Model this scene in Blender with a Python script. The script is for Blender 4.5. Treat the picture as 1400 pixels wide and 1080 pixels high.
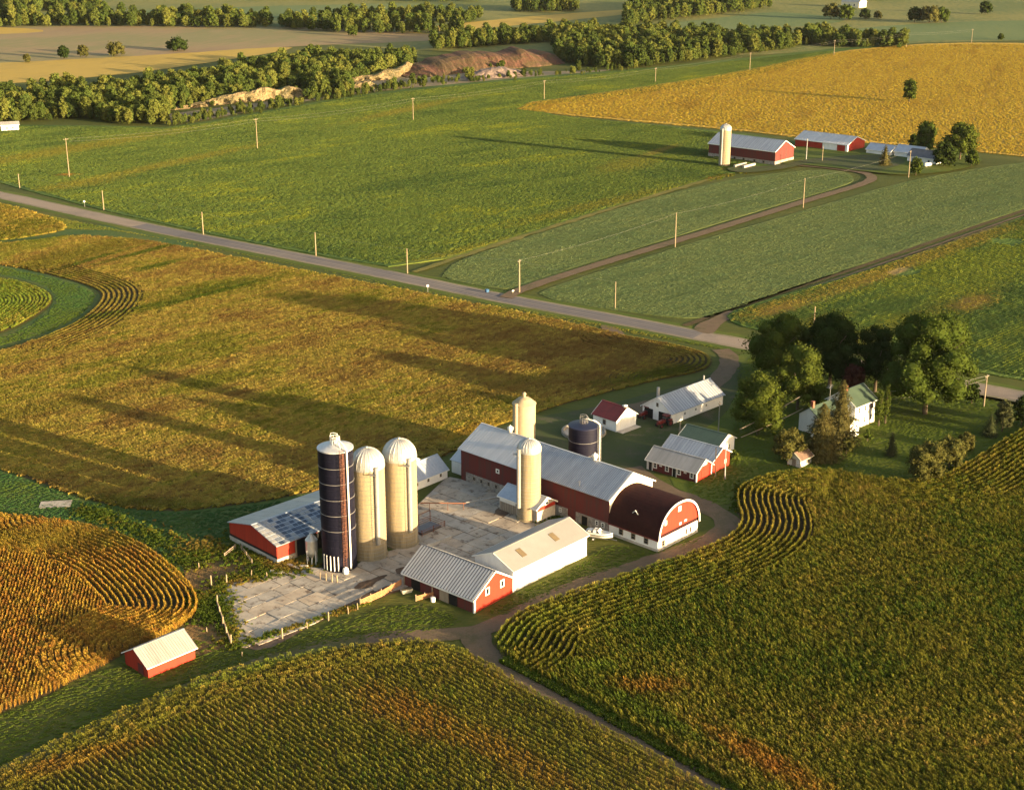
import bpy, bmesh, math, random
import numpy as np
from mathutils import Vector, Matrix, noise as mnoise
from mathutils.geometry import tessellate_polygon

for _o in list(bpy.data.objects): bpy.data.objects.remove(_o)
SC = bpy.context.scene
COL = SC.collection
R = math.radians
random.seed(4)
rng = np.random.default_rng(7)

# ------------------------------------------------------------------ camera, sky, sun, exposure
CAM_H, FPX, PITCH = 122.0, 2000.0, math.atan(690 / 2000.0)
cam = bpy.data.cameras.new('camera'); camo = bpy.data.objects.new('camera', cam); COL.objects.link(camo)
camo.location = (0, 0, CAM_H); camo.rotation_euler = (math.pi / 2 - PITCH, 0, 0)
cam.sensor_width = 36; cam.sensor_fit = 'HORIZONTAL'; cam.lens = FPX / 1400 * 36
cam.clip_start = 1; cam.clip_end = 20000
SC.camera = camo

SUN_EL = R(6.9); SUN_AZ = R(57)            # light comes from (+sin, -cos) on the ground plan
sx, sy = math.sin(SUN_AZ), -math.cos(SUN_AZ)
world = bpy.data.worlds.new('World'); SC.world = world; world.use_nodes = True
wn = world.node_tree.nodes; wl = world.node_tree.links
bg = wn['Background']; sky = wn.new('ShaderNodeTexSky'); sky.sky_type = 'NISHITA'
sky.sun_disc = False; sky.sun_elevation = SUN_EL; sky.sun_rotation = math.atan2(sx, sy)
sky.altitude = 200; sky.air_density = 1.0; sky.dust_density = 4.0; sky.ozone_density = 0.6
wl.new(sky.outputs[0], bg.inputs[0]); bg.inputs[1].default_value = 0.11
sun = bpy.data.lights.new('sun', 'SUN'); suno = bpy.data.objects.new('sun', sun); COL.objects.link(suno)
sun.energy = 5.0; sun.angle = R(0.55); sun.color = (1.0, 0.75, 0.43)
suno.rotation_euler = Vector((sx * math.cos(SUN_EL), sy * math.cos(SUN_EL), math.sin(SUN_EL))).to_track_quat('Z', 'Y').to_euler()
suno.location = (300, -200, 200)
SC.view_settings.view_transform = 'Standard'; SC.view_settings.look = 'None'
SC.view_settings.exposure = 2.18; SC.view_settings.gamma = 1.0
SC.view_settings.use_curve_mapping = False
SC.cycles.max_bounces = 5; SC.cycles.diffuse_bounces = 2; SC.cycles.glossy_bounces = 2
SC.cycles.transmission_bounces = 2; SC.cycles.volume_bounces = 0; SC.cycles.transparent_max_bounces = 4

HAZE = 0.000009
# ------------------------------------------------------------------ survey: a sight line from the drone down to the level ground
_s, _c = math.sin(PITCH), math.cos(PITCH)
def G(px, py, z=0.0):
    u = (px - 700) / FPX; v = (py - 540) / FPX
    d = (CAM_H - z) / (_s + v * _c)
    return (u * d, d * (_c - v * _s))
def PXM(px, py):
    return (_s + (py - 540) / FPX * _c) / CAM_H * FPX
def GV(px, py, z=0.0):
    a = G(px, py); return Vector((a[0], a[1], z))

# ------------------------------------------------------------------ helpers: names and tags
def tag(o, label=None, cat=None, group=None, kind=None):
    if label: o['label'] = label
    if cat: o['category'] = cat
    if group: o['group'] = group
    if kind: o['kind'] = kind
    return o
def link(name, data, parent=None):
    o = bpy.data.objects.new(name, data); COL.objects.link(o)
    if parent: o.parent = parent
    return o
def empty(name, loc, rz=0, label=None, cat=None, group=None):
    o = link(name, None); o.location = loc; o.rotation_euler = (0, 0, rz); o.empty_display_size = .5
    return tag(o, label, cat, group)
ORD = ['first', 'second', 'third', 'fourth', 'fifth', 'sixth', 'seventh', 'eighth', 'ninth', 'tenth', 'eleventh', 'twelfth',
       'thirteenth', 'fourteenth', 'fifteenth', 'sixteenth', 'seventeenth', 'eighteenth', 'nineteenth', 'twentieth']

class MB:
    """collects verts and faces; build() links them as one mesh object"""
    def __init__(s): s.v = []; s.f = []; s.m = []; s.mi = 0
    def add(s, vs, fs):
        b = len(s.v); s.v += [tuple(v) for v in vs]
        for f in fs: s.f.append(tuple(b + i for i in f)); s.m.append(s.mi)
        return s
    def box(s, x0, x1, y0, y1, z0, z1):
        return s.add([(x0,y0,z0),(x1,y0,z0),(x1,y1,z0),(x0,y1,z0),(x0,y0,z1),(x1,y0,z1),(x1,y1,z1),(x0,y1,z1)],
                     [(3,2,1,0),(4,5,6,7),(0,1,5,4),(1,2,6,5),(2,3,7,6),(3,0,4,7)])
    def hexa(s, p):   # 8 corners, bottom ring then top ring
        return s.add(p, [(3,2,1,0),(4,5,6,7),(0,1,5,4),(1,2,6,5),(2,3,7,6),(3,0,4,7)])
    def slab(s, quad, t):   # a four-cornered board of thickness t below the quad
        q = [Vector(p) for p in quad]; n = (q[1]-q[0]).cross(q[3]-q[0]).normalized() * t
        return s.hexa([p - n for p in q] + q)
    def prism(s, poly, a, b, fn):   # extrude 2-D profile from a to b; fn(u,v,w)->xyz
        n = len(poly)
        vs = [fn(p[0], p[1], a) for p in poly] + [fn(p[0], p[1], b) for p in poly]
        fs = [tuple(range(n))[::-1], tuple(range(n, 2*n))] + [(i, (i+1) % n, n+(i+1) % n, n+i) for i in range(n)]
        return s.add(vs, fs)
    def tube(s, path, r, n=6, r1=None, cap=True):
        P = [Vector(p) for p in path]; r1 = r if r1 is None else r1; rings = []
        for i, p in enumerate(P):
            d = (P[min(i+1, len(P)-1)] - P[max(i-1, 0)]).normalized()
            up = Vector((0,0,1)) if abs(d.z) < .9 else Vector((1,0,0))
            a = d.cross(up).normalized(); b = d.cross(a)
            rr = r + (r1 - r) * i / max(1, len(P)-1)
            rings.append([p + (a*math.cos(2*math.pi*k/n) + b*math.sin(2*math.pi*k/n)) * rr for k in range(n)])
        vs = [v for rg in rings for v in rg]; fs = []
        for i in range(len(P)-1):
            for k in range(n):
                fs.append((i*n+k, i*n+(k+1) % n, (i+1)*n+(k+1) % n, (i+1)*n+k))
        if cap: fs.append(tuple(range(n))[::-1]); fs.append(tuple(range(len(vs)-n, len(vs))))
        return s.add(vs, fs)
    def lathe(s, prof, n=32, cx=0, cy=0):
        vs = []; fs = []
        for r, z in prof:
            for k in range(n):
                a = 2*math.pi*k/n; vs.append((cx+r*math.cos(a), cy+r*math.sin(a), z))
        for i in range(len(prof)-1):
            for k in range(n):
                fs.append((i*n+k, i*n+(k+1) % n, (i+1)*n+(k+1) % n, (i+1)*n+k))
        return s.add(vs, fs)
    def build(s, name, mats, parent=None, smooth=False):
        me = bpy.data.meshes.new(name); me.from_pydata(s.v, [], s.f)
        for m in (mats if isinstance(mats, (list, tuple)) else [mats]): me.materials.append(m)
        if any(s.m): me.polygons.foreach_set('material_index', s.m)
        if smooth: me.polygons.foreach_set('use_smooth', [True]*len(me.polygons))
        me.update()
        return link(name, me, parent)

# ------------------------------------------------------------------ materials
MATS = {}
def nodes_of(name):
    m = bpy.data.materials.new(name); m.use_nodes = True; nt = m.node_tree
    return m, nt, nt.nodes, nt.links, nt.nodes['Principled BSDF']
def ramp(nt, cols):
    r = nt.nodes.new('ShaderNodeValToRGB'); e = r.color_ramp.elements
    for i, (p, c) in enumerate(cols):
        x = e[i] if i < 2 else e.new(p)
        x.position = p; x.color = (*c, 1)
    return r
def noisenode(nt, vec, scale, detail=4, rough=.55):
    n = nt.nodes.new('ShaderNodeTexNoise'); n.inputs['Scale'].default_value = scale
    n.inputs['Detail'].default_value = detail; n.inputs['Roughness'].default_value = rough
    if vec is not None: nt.links.new(vec, n.inputs['Vector'])
    return n
def mathn(nt, op, a, b=None):
    n = nt.nodes.new('ShaderNodeMath'); n.operation = op
    for i, x in enumerate((a, b)):
        if x is None: continue
        if isinstance(x, (int, float)): n.inputs[i].default_value = x
        else: nt.links.new(x, n.inputs[i])
    return n.outputs[0]
def paint(name, col, col2=None, rough=.6, metal=0, scale=.6, stretch=(1,1,1), bump=0, fine=6, spec=.3, amount=1.0, coords='Object'):
    """painted / weathered surface: two tones mixed by broad and fine noise, optional bump"""
    if name in MATS: return MATS[name]
    m, nt, N, L, b = nodes_of(name)
    col2 = col2 or tuple(c*.75 for c in col)
    tc = N.new('ShaderNodeTexCoord'); mp = N.new('ShaderNodeMapping'); mp.inputs['Scale'].default_value = stretch
    L.new(tc.outputs[coords], mp.inputs[0])
    n1 = noisenode(nt, mp.outputs[0], scale, 5, .6); n2 = noisenode(nt, mp.outputs[0], scale*fine, 3)
    f = mathn(nt, 'ADD', mathn(nt, 'MULTIPLY', n1.outputs[0], .65), mathn(nt, 'MULTIPLY', n2.outputs[0], .35))
    rp = ramp(nt, [(.5-.13*amount, col), (.5+.13*amount, col2)]); L.new(f, rp.inputs[0]); L.new(rp.outputs[0], b.inputs['Base Color'])
    b.inputs['Roughness'].default_value = rough; b.inputs['Metallic'].default_value = metal
    b.inputs['Specular IOR Level'].default_value = spec
    if bump:
        bp = N.new('ShaderNodeBump'); bp.inputs['Distance'].default_value = bump; bp.inputs['Strength'].default_value = .8
        L.new(n2.outputs[0], bp.inputs['Height']); L.new(bp.outputs[0], b.inputs['Normal'])
    MATS[name] = m; return m
def field(name, cols, big=.02, mid=.12, fine=1.2, ang=0, stretch=4, bump=.5, weights=(.45,.3,.25), patches=(), rough=.9):
    """ground cover: broad, middle and fine noise picks a tone; fine noise also gives relief"""
    m, nt, N, L, b = nodes_of(name)
    g = N.new('ShaderNodeNewGeometry')
    mp = N.new('ShaderNodeMapping'); mp.vector_type = 'TEXTURE'; mp.inputs['Rotation'].default_value = (0,0,ang); mp.inputs['Scale'].default_value = (stretch,1,1)
    L.new(g.outputs['Position'], mp.inputs[0])
    nb = noisenode(nt, g.outputs['Position'], big, 4); nm = noisenode(nt, mp.outputs[0], mid, 5, .65); nf = noisenode(nt, mp.outputs[0], fine, 3, .7)
    f = mathn(nt, 'ADD', mathn(nt, 'ADD', mathn(nt, 'MULTIPLY', nb.outputs[0], weights[0]), mathn(nt, 'MULTIPLY', nm.outputs[0], weights[1])),
              mathn(nt, 'MULTIPLY', nf.outputs[0], weights[2]))
    n = len(cols); rp = ramp(nt, [(.36 + .28*i/(n-1), c) for i, c in enumerate(cols)]); L.new(f, rp.inputs[0])
    out = rp.outputs[0]
    for (px, py, ax, ay, a, c) in patches:
        p = G(px, py); mq = N.new('ShaderNodeMapping'); mq.vector_type = 'TEXTURE'
        mq.inputs['Location'].default_value = (p[0], p[1], 0); mq.inputs['Rotation'].default_value = (0,0,a); mq.inputs['Scale'].default_value = (ax, ay, 1e6)
        L.new(g.outputs['Position'], mq.inputs[0])
        ln = N.new('ShaderNodeVectorMath'); ln.operation = 'LENGTH'; L.new(mq.outputs[0], ln.inputs[0])
        d = mathn(nt, 'ADD', ln.outputs['Value'], mathn(nt, 'MULTIPLY', mathn(nt, 'SUBTRACT', nm.outputs[0], .5), 3.0))
        r2 = ramp(nt, [(.35, (.85,.85,.85)), (1.0, (0,0,0))]); L.new(d, r2.inputs[0])
        mx = N.new('ShaderNodeMixRGB'); L.new(r2.outputs[0], mx.inputs[0]); L.new(out, mx.inputs[1]); mx.inputs[2].default_value = (*c, 1); out = mx.outputs[0]
    L.new(out, b.inputs['Base Color']); b.inputs['Roughness'].default_value = rough; b.inputs['Specular IOR Level'].default_value = .1
    if bump:
        h = mathn(nt, 'ADD', nf.outputs[0], mathn(nt, 'MULTIPLY', nm.outputs[0], 1.2))
        bp = N.new('ShaderNodeBump'); bp.inputs['Distance'].default_value = bump; bp.inputs['Strength'].default_value = 1
        L.new(h, bp.inputs['Height']); L.new(bp.outputs[0], b.inputs['Normal'])
    MATS[name] = m; return m
def leafmat(name, cols, attr=None, transl=.25, fine=.5, gain=1.0):
    """leaves: tone by each plant's own random value, or by its crop tint"""
    m, nt, N, L, b = nodes_of(name)
    g = N.new('ShaderNodeNewGeometry')
    if attr:
        a = N.new('ShaderNodeAttribute'); a.attribute_type = 'INSTANCER'; a.attribute_name = attr; base = a.outputs['Color']
    else:
        oi = N.new('ShaderNodeObjectInfo'); rp = ramp(nt, [(i/(len(cols)-1), c) for i, c in enumerate(cols)]); L.new(oi.outputs['Random'], rp.inputs[0]); base = rp.outputs[0]
    nz = noisenode(nt, g.outputs['Position'], fine, 3, .7)
    hv = N.new('ShaderNodeHueSaturation'); L.new(base, hv.inputs['Color'])
    amp_ = .7 if attr else 1.4
    L.new(mathn(nt, 'ADD', mathn(nt, 'MULTIPLY', nz.outputs[0], amp_*gain), (1-amp_*.5)*gain), hv.inputs['Value'])
    L.new(mathn(nt, 'ADD', mathn(nt, 'MULTIPLY', nz.outputs[0], .06), .47), hv.inputs['Hue'])
    d = N.new('ShaderNodeBsdfDiffuse'); t = N.new('ShaderNodeBsdfTranslucent'); mx = N.new('ShaderNodeMixShader'); mx.inputs[0].default_value = transl
    L.new(hv.outputs[0], d.inputs[0]); L.new(hv.outputs[0], t.inputs[0]); L.new(d.outputs[0], mx.inputs[1]); L.new(t.outputs[0], mx.inputs[2])
    N.remove(b); L.new(mx.outputs[0], N['Material Output'].inputs[0])
    MATS[name] = m; return m

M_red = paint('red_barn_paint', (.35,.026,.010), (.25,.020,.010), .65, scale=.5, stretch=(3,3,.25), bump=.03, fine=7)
M_redold_shade = paint('weathered_shaded_red', (.125,.016,.014), (.075,.030,.026), .8, scale=.5, stretch=(3,3,.2), bump=.03, fine=7)  # weathered red; also paints the shaded walls of the striped-roof shed and workshops
M_white = paint('white_paint', (.80,.79,.76), (.66,.65,.62), .55, scale=.4, stretch=(2,2,.4), bump=.01, fine=8, amount=1.3)
M_cream = paint('cream_paint', (.66,.62,.50), (.52,.48,.38), .6, scale=.5, stretch=(2,2,.3), bump=.01)
M_trim = paint('white_trim', (.78,.77,.73), (.66,.65,.6), .5)
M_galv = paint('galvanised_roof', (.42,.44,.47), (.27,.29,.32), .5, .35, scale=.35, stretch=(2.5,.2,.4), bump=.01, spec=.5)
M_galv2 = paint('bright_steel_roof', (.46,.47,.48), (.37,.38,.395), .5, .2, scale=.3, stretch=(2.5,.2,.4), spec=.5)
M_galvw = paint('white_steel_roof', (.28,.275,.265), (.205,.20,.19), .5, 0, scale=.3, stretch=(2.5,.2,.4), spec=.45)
M_rib = paint('roof_rib_steel', (.20,.215,.24), (.15,.16,.18), .5, .4)
M_darkrib = paint('dark_roof_steel', (.13,.13,.14), (.09,.09,.1), .55, .3)
M_maroon = paint('maroon_shingles', (.036,.012,.011), (.022,.009,.009), .9, scale=.8, bump=.03, spec=.08)
M_redroof = paint('red_roof', (.17,.022,.02), (.11,.02,.018), .6, scale=.5)
M_green = paint('green_roof', (.055,.085,.055), (.042,.065,.045), .5, .1, scale=.4, spec=.4)
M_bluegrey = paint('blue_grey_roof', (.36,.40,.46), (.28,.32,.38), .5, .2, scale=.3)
M_slab0 = paint('stained_concrete', (.26,.24,.21), (.16,.15,.13), .9, scale=.5, bump=.02)
M_conc = paint('old_concrete', (.46,.42,.36), (.30,.27,.23), .85, scale=.35, bump=.02)
M_stave = paint('concrete_staves', (.31,.25,.155), (.20,.165,.105), .85, scale=.5, stretch=(2,2,.16), bump=.03, fine=6)
M_dome = paint('silo_dome_steel', (.46,.46,.44), (.34,.34,.33), .42, .45, scale=.4, spec=.5)
M_navy = paint('navy_glazed_steel', (.0055,.006,.014), (.008,.008,.017), .5, 0, scale=.4, spec=.1)
M_navy2 = paint('faded_navy_steel', (.007,.0075,.018), (.010,.010,.021), .5, 0, scale=.5, spec=.12)
M_stone = paint('field_stone_wall', (.34,.31,.27), (.15,.135,.12), .9, scale=1.3, bump=.08, fine=3)
M_wood = paint('grey_weathered_wood', (.30,.24,.17), (.19,.15,.11), .85, scale=1, stretch=(3,3,.3), bump=.01)
M_post = paint('pole_wood', (.30,.23,.15), (.21,.16,.10), .85, scale=1, stretch=(3,3,.2))
M_orange = paint('orange_lit_boards', (.42,.20,.09), (.28,.13,.06), .8, scale=1, bump=.01)  # orange of the low sun painted into the board colour
M_steel = paint('dull_steel', (.30,.30,.30), (.2,.2,.2), .45, .6)
M_rust = paint('rusty_steel', (.22,.09,.05), (.12,.05,.03), .8, .2)
M_black = paint('black_parts_and_shade', (.010,.009,.008), (.006,.006,.006), .9)  # for black parts; on doors and bays it paints the shade inside
M_glass = paint('window_glass', (.02,.025,.03), (.012,.015,.02), .12, 0, spec=.6)
M_rubber = paint('tyre_rubber', (.02,.02,.02), (.03,.028,.025), .85)
M_tan = paint('skylight_panel', (.16,.12,.065), (.12,.09,.05), .5)
M_wire = paint('wire_aluminium', (.5,.47,.4), (.4,.38,.33), .5, .5)
M_brick = paint('chimney_brick', (.30,.10,.06), (.2,.07,.05), .85, scale=3)
M_bark = paint('bark', (.10,.075,.05), (.06,.045,.03), .95, scale=1.5, stretch=(2,2,.3))
M_blue = paint('blue_plastic', (.03,.10,.22), (.02,.07,.16), .5)
M_brown = paint('brown_shingles', (.17,.11,.08), (.11,.075,.055), .85, scale=1)
M_tractor = paint('tractor_red', (.12,.010,.010), (.08,.009,.009), .35, spec=.5)

M_leafdark = leafmat('deep_green_leaves', [(.022,.036,.009), (.028,.042,.010)], fine=.35)
M_leafmid = leafmat('mid_green_leaves', [(.044,.064,.012), (.052,.072,.013)], fine=.35)
M_leaflight = leafmat('bright_green_leaves', [(.062,.080,.014), (.054,.073,.014)], fine=.35)
M_leafolive = leafmat('olive_leaves', [(.072,.070,.020), (.062,.064,.018)], fine=.5)
M_needle = leafmat('spruce_needles', [(.038,.050,.022), (.050,.055,.024)], fine=.6)
M_needleo = leafmat('dry_spruce_needles', [(.085,.075,.026), (.070,.066,.024)], fine=.6)
M_wood_leaf = leafmat('woodland_leaves', [(.042,.062,.015), (.062,.088,.019), (.088,.112,.024), (.13,.140,.030), (.052,.076,.018)], fine=.15)
M_tassel = leafmat('lit_corn_tassels', None, attr='tint', transl=.25, fine=.25, gain=1.45)  # real tassels, tint brightened to paint in sunlit tips
M_crop = leafmat('crop_leaves', None, attr='tint', transl=.3, fine=.25)

# ------------------------------------------------------------------ ground sheets
def smooth_closed(p, n=2):
    for _ in range(n):
        q = []
        for i in range(len(p)):
            a, b = p[i], p[(i+1) % len(p)]
            q += [(a[0]*.75+b[0]*.25, a[1]*.75+b[1]*.25), (a[0]*.25+b[0]*.75, a[1]*.25+b[1]*.75)]
        p = q
    return p
def smooth_open(p, n=2):
    for _ in range(n):
        q = [p[0]]
        for i in range(len(p)-1):
            a, b = p[i], p[i+1]
            q += [(a[0]*.75+b[0]*.25, a[1]*.75+b[1]*.25), (a[0]*.25+b[0]*.75, a[1]*.25+b[1]*.75)]
        p = q + [p[-1]]
    return p
def world_poly(px, sm=2):
    return smooth_closed([G(*p) for p in px], sm)
def rough_edge(poly, step=3.0, amp=.35):
    out = []
    for i in range(len(poly)):
        a = Vector(poly[i]); b = Vector(poly[(i+1) % len(poly)]); d = b-a; n = max(1, int(d.length/step)); nn = Vector((-d.y, d.x)).normalized()
        for k in range(n):
            p = a + d*(k/n); j = mnoise.noise(Vector((p.x*.3, p.y*.3, 1.7)))*amp + random.uniform(-.2,.2)*amp
            out.append(tuple(p + nn*j))
    return out
def sheet(name, px, mat, z, thick=0, sm=2, edge=(3,.35), kind='structure', world_pts=None):
    poly = world_pts or world_poly(px, sm)
    if edge: poly = rough_edge(poly, *edge)
    tri = tessellate_polygon([[Vector((p[0], p[1], 0)) for p in poly]])
    n = len(poly); mb = MB(); v = [(p[0], p[1], z+thick) for p in poly]; fs = []
    for t in tri:
        a, b, c = (Vector(poly[i]) for i in t)
        fs.append(t if (b-a).cross(c-a) > 0 else t[::-1])
    if thick:
        v += [(p[0], p[1], 0) for p in poly]
        area = sum(poly[i][0]*poly[(i+1) % n][1]-poly[(i+1) % n][0]*poly[i][1] for i in range(n))
        for i in range(n):
            j = (i+1) % n; q = (n+i, n+j, j, i); fs.append(q if area > 0 else q[::-1])
    mb.add(v, fs); o = mb.build(name, mat); tag(o, kind=kind); return o
def ribbon(name, px, width, mat, z, sm=3, amp=.25, kind='structure', parent=None, off=0.0):
    p = [Vector(a) for a in smooth_open([G(*q) for q in px], sm)]
    q = []
    for i in range(len(p)-1):
        n = max(1, int((p[i+1]-p[i]).length/3))
        q += [p[i].lerp(p[i+1], k/n) for k in range(n)]
    p = q + [p[-1]]; mb = MB(); v = []
    for i, a in enumerate(p):
        d = (p[min(i+1, len(p)-1)] - p[max(i-1, 0)]).normalized(); nn = Vector((-d.y, d.x))
        w = width if isinstance(width, (int, float)) else width[0] + (width[1]-width[0])*i/(len(p)-1)
        j = [mnoise.noise(Vector((a.x*.25, a.y*.25, s*5)))*amp for s in (0, 1)]
        v += [(*(a+nn*(off+w/2+j[0])), z), (*(a+nn*(off-w/2+j[1])), z)]
    mb.add(v, [(2*i+1, 2*i+3, 2*i+2, 2*i) for i in range(len(p)-1)])
    o = mb.build(name, mat, parent)
    if not parent: tag(o, kind=kind)
    return o

A137, A47 = R(137), R(47)
F_grass = field('grass', [(.042,.056,.012), (.062,.074,.015), (.095,.092,.022)], .03, .25, 2.0, bump=.12)
F_lawn = field('lawn_grass', [(.050,.074,.012), (.070,.095,.015), (.10,.11,.020)], .05, .3, 3.0, bump=.08, stretch=2)
F_rank = field('rank_grass', [(.032,.068,.020), (.046,.082,.022), (.070,.092,.022), (.11,.11,.028)], .03, .2, 1.2, bump=.35, stretch=2)
F_soil = field('crop_soil', [(.050,.036,.018), (.075,.055,.026), (.06,.05,.02)], .05, .4, 2.5, bump=.1)
F_dirt = field('dirt_lane', [(.10,.07,.045), (.135,.095,.062), (.075,.068,.032)], .1, .5, 3.0, bump=.04, stretch=1)
F_dirtgreen = field('grassy_track', [(.11,.085,.05), (.075,.075,.028), (.14,.11,.07)], .15, .5, 3.0, bump=.05)
F_gravel = field('farmyard_gravel', [(.085,.072,.05), (.055,.06,.028), (.045,.062,.018), (.10,.082,.058)], .06, .3, 3.0, bump=.03, stretch=1)
F_asphalt = field('road_asphalt', [(.115,.105,.11), (.15,.135,.13), (.22,.185,.15)], .008, .2, 5.0, bump=.01, stretch=1, weights=(.8,.12,.08))
F_shoulder = field('gravel_shoulder', [(.26,.21,.15), (.20,.17,.11), (.12,.12,.05)], .05, .4, 3.0, bump=.03, stretch=1)
F_soy = field('green_soybeans', [(.028,.058,.012), (.045,.080,.016), (.062,.098,.018), (.10,.13,.022)], .012, .07, .55, ang=R(40), stretch=3, bump=.9,
              patches=[(95,205,90,14,R(55),(.13,.14,.025)), (230,225,70,8,R(58),(.14,.14,.025)), (110,252,22,10,R(50),(.13,.135,.025)), (560,150,70,9,R(60),(.13,.13,.03)),
                       (860,225,30,14,R(60),(.12,.12,.025)), (905,206,24,5,R(60),(.17,.12,.05)), (640,345,50,8,R(47),(.11,.13,.02)), (90,240,7,4,0,(.17,.11,.05))])
F_alf = field('mown_alfalfa', [(.070,.095,.026), (.090,.115,.032), (.112,.130,.038)], .01, .15, .6, ang=R(44), stretch=6, bump=.35, weights=(.3,.4,.3))
F_weed = field('weedy_soybeans', [(.035,.070,.014), (.055,.092,.016), (.085,.12,.022), (.12,.135,.028)], .015, .08, .6, ang=R(46), stretch=4, bump=.9,
               patches=[(1330,415,14,4,R(50),(.22,.13,.06)), (1190,385,45,3.5,R(47),(.20,.135,.055)), (1060,425,16,4,R(47),(.21,.13,.06)), (1300,330,50,4,R(47),(.19,.135,.05))])
F_gold = field('golden_soybeans', [(.25,.155,.022), (.32,.205,.028), (.37,.245,.034), (.29,.19,.035)], .012, .05, .4, ang=R(70), stretch=2.5, bump=.7)
F_yellow = field('yellow_stubble', [(.30,.21,.05), (.36,.25,.055), (.26,.19,.05)], .01, .05, .3, ang=R(60), bump=.3)
F_tan = field('tan_plough_land', [(.20,.14,.085), (.23,.17,.09), (.17,.16,.07), (.23,.18,.10)], .006, .02, .2, ang=R(70), stretch=5, bump=.2)
F_far = field('far_pasture', [(.075,.105,.035), (.10,.12,.038), (.17,.16,.05), (.085,.115,.04)], .003, .01, .2, ang=R(80), stretch=3, bump=.3)
F_fargreen = field('far_green_field', [(.08,.12,.045), (.10,.135,.05), (.125,.15,.055)], .004, .02, .2, ang=R(80), stretch=5, bump=.2)
F_quarry = field('quarry_gravel', [(.13,.11,.06), (.20,.165,.11), (.09,.09,.04)], .02, .1, .6, bump=.4, stretch=1)
F_cliff = field('sandstone_face', [(.14,.10,.05), (.25,.185,.10), (.07,.065,.03), (.30,.24,.15)], .06, .2, .9, bump=1.4, stretch=1)
F_redearth = field('red_earth', [(.075,.036,.025), (.10,.050,.034), (.06,.045,.022), (.09,.05,.036)], .02, .08, .5, bump=.6, stretch=1)
F_mud = field('dark_mud', [(.06,.042,.030), (.10,.068,.048), (.15,.11,.08)], .15, .6, 3, bump=.06, stretch=1)

# base ground out past the horizon of the picture
me = MB(); me.add([(-6000,-300,0),(6000,-300,0),(6000,9000,0),(-6000,9000,0)], [(0,1,2,3)])
tag(me.build('ground', F_grass), kind='structure')

# far fields, back to front
sheet('pasture', [(-400,52),(-400,-60),(1900,-60),(1900,52),(1290,56),(1180,66),(1000,78),(780,70),(600,72),(300,50)], F_far, .05, sm=1, edge=None)
sheet('hay_field', [(100,18),(380,8),(640,4),(600,20),(400,30),(180,28)], F_fargreen, .15, sm=2, edge=None)
sheet('hay_field', [(880,36),(1010,22),(1060,16),(1180,27),(1090,38),(980,42)], F_fargreen, .15, sm=2, edge=None)
sheet('hay_field', [(1100,44),(1330,28),(1500,30),(1500,56),(1290,55),(1180,60)], F_fargreen, .15, sm=2, edge=None)
sheet('stubble_field', [(520,46),(620,33),(760,20),(880,12),(880,18),(720,34),(600,45)], F_yellow, .15, sm=1, edge=None)
sheet('ploughed_field', [(-120,38),(150,35),(400,37),(560,45),(640,52),(560,58),(440,62),(370,66),(230,76),(0,87),(-120,92)], F_tan, .12, sm=1, edge=(8,1))
sheet('stubble_field', [(-120,91),(0,87),(230,75),(370,65),(410,66),(330,80),(130,108),(-120,122)], F_yellow, .18, sm=1, edge=(8,1))
sheet('stubble_field', [(-120,36),(20,38),(72,43),(20,47),(-120,50)], F_yellow, .18, sm=1, edge=None)
sheet('quarry_floor', [(200,160),(300,148),(420,132),(470,118),(560,100),(700,98),(790,98),(850,94),(800,102),(640,114),(500,126),(400,142),(240,172)], F_quarry, .1, sm=1)
sheet('soybean_field', [(-140,170),(60,172),(180,173),(235,176),(420,142),(520,126),(720,106),(860,96),(1000,82),(1180,63),(1230,66),(1010,112),(850,135),(690,153),(1000,181),(1100,196),(1150,205),(1080,228),(1000,236),(965,248),(760,308),(566,371),(430,349),(277,319),(140,288),(40,262),(0,250),(-140,226)], F_soy, .02, thick=.25, sm=1, edge=(2,.5))
sheet('golden_soybean_field', [(676,147),(850,124),(1010,99),(1110,77),(1180,67),(1290,59),(1420,60),(1620,70),(1620,240),(1400,215),(1240,199),(1090,189),(1000,178),(800,161)], F_gold, .05, thick=.35, sm=1, edge=(2,.5))
sheet('alfalfa_field', [(572,374),(760,311),(960,251),(1100,232),(1155,234),(1172,246),(1150,256),(1040,288),(930,322),(800,362),(718,391),(690,398)], F_alf, .04, thick=.08, sm=2, edge=(2,.3))
sheet('alfalfa_field', [(728,406),(760,390),(930,337),(1100,288),(1215,254),(1300,236),(1400,222),(1620,200),(1620,215),(1400,285),(1180,362),(1000,425),(960,438),(850,427)], F_alf, .04, thick=.08, sm=1, edge=(2,.3))
sheet('weedy_field', [(988,436),(1010,422),(1200,366),(1400,296),(1620,225),(1620,565),(1400,521),(1300,502),(1150,472),(1030,452)], F_weed, .04, thick=.2, sm=1, edge=(1.5,.6))
ribbon('weedy_verge', [(566,373),(760,309),(962,248),(1000,238)], 3.0, field('verge_weeds', [(.08,.09,.022),(.13,.12,.03),(.17,.14,.045)], .05, .3, 1.5, bump=.3), .3, amp=1.2)

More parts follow.
